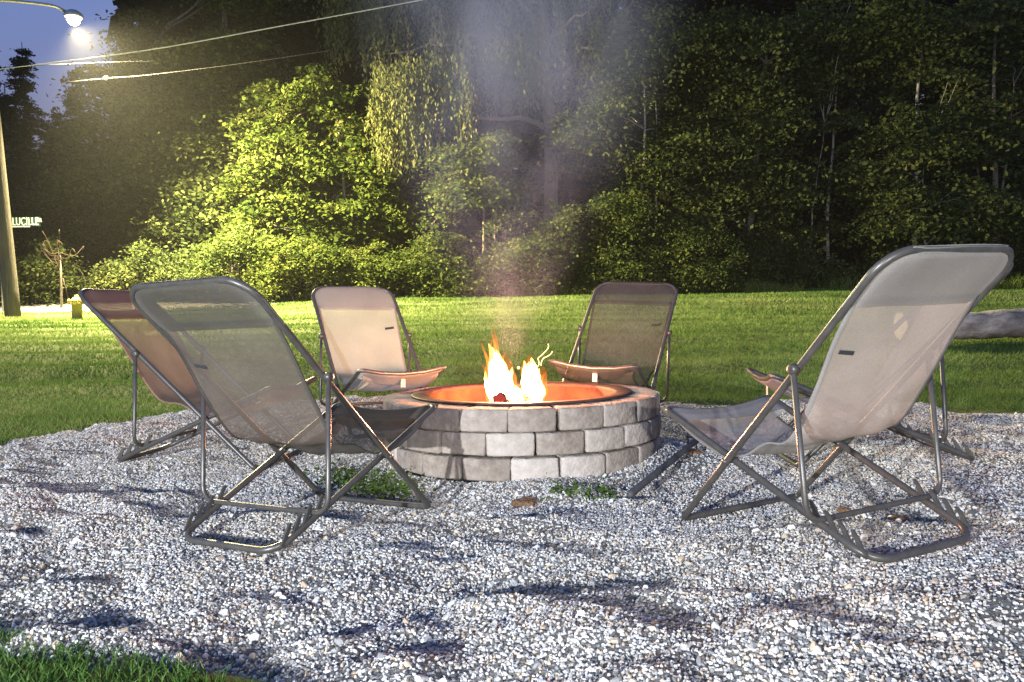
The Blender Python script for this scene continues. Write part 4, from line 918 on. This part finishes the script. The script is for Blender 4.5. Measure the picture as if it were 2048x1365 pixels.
# wires
m_cable_pale = noisy('pale_cable', [(.3, (.40, .39, .36)), (.7, (.55, .53, .5))], rough=.6)
def wire(label, pts, r=.004, mt=None):
    P = np.array([at(*p) for p in pts]); mb = MB(); mb.tube(catmull(P, 5), r, 6); o = mb.build('utility_wire', mt or m_cable); tag(o, label, 'wire', 'wires from the utility pole')
wire('long wire rising to the top of the view across the dark trees', [(-60, 146, 15.9), (275, 104, 15.2), (560, 53, 14.4), (845, 0, 13.6), (1150, -60, 12.8)], .009, m_cable_pale)
wire('low wire with a bright clamp just under the street lamp', [(130, 165, 17.5), (212, 157, 17.2), (300, 150, 17), (480, 128, 16.6), (700, 96, 16.2)])
wire('faint level wire above the clamp wire', [(-60, 140, 16.4), (60, 132, 16.4), (190, 126, 16.4), (330, 122, 16.6)], .005)
p = at(212, 157, 17.2); mb = MB(); mb.lathe([(.001, -.05), (.035, -.03), (.05, 0), (.035, .03), (.001, .05)], 10, p); tag(mb.build('wire_clamp', m_signw), 'small bright clamp gripping the low wire', 'clamp')
# fallen log at the right
la = at(1800, 645, 9.0); lb = at(2190, 645, 9.1); r_ = np.random.default_rng(8); mb = MB(); la[2] = float(gz(np.array([la[0]]), np.array([la[1]]))[0])+.24; lb[2] = float(gz(np.array([lb[0]]), np.array([lb[1]]))[0])+.24
lg = thing('fallen_log', 'weathered grey log lying on the lawn behind the pale grey chair', 'log', tuple(la))
t = np.linspace(0, 1, 26); P = (lb-la)*t[:, None]; P[:, 2] += .012*np.sin(t*14); n_s = 18; V = []
for i in range(26):
    for k in range(n_s):
        a = 2*math.pi*k/n_s; rr = .165*(1+.06*math.sin(2*a+t[i]*5)+.05*r_.normal()); V.append(P[i]+np.array([0, math.cos(a)*rr, math.sin(a)*rr]))
F = [(i*n_s+k, i*n_s+(k+1) % n_s, (i+1)*n_s+(k+1) % n_s, (i+1)*n_s+k) for i in range(25) for k in range(n_s)]
mesh_obj('bark', V, F, m_log, lg, True); mesh_obj('cut_end', V[:n_s], [tuple(range(n_s-1, -1, -1))], m_logend, lg)
# assumed floodlight outside the view; its stake and reflector are added
gl = thing('assumed_floodlight', 'assumed floodlight on an added short stake, out of view behind the camera to the left', 'floodlight', (FLOOD_P[0], FLOOD_P[1], 0))
mb = MB(); mb.tube([(-.10, -.08, 0), (-.10, -.08, FLOOD_P[2])], .02, 8); mb.build('stake', m_iron, gl)
mb = MB(); mb.lathe([(.001, -.10), (.05, -.09), (.09, -.02), (.10, .0)], 14, (0, 0, 0)); ho = mb.build('reflector', m_iron, gl); ho.location = (0, 0, FLOOD_P[2]); ho.rotation_euler = d.to_track_quat('Z', 'Y').to_euler()

# smoky evening air round the whole place
m, n_, out = new_mat('evening_haze'); pv = N(n_, 'ShaderNodeVolumePrincipled'); pv.inputs['Color'].default_value = (.92, .93, .96, 1); pv.inputs['Density'].default_value = .00035; pv.inputs['Anisotropy'].default_value = .3
n_.links.new(pv.outputs[0], out.inputs['Volume'])
mb = MB(); mb.box((0, 50, 10.5), (220, 220, 25)); tag(mb.build('haze', m, None, False), kind='stuff')
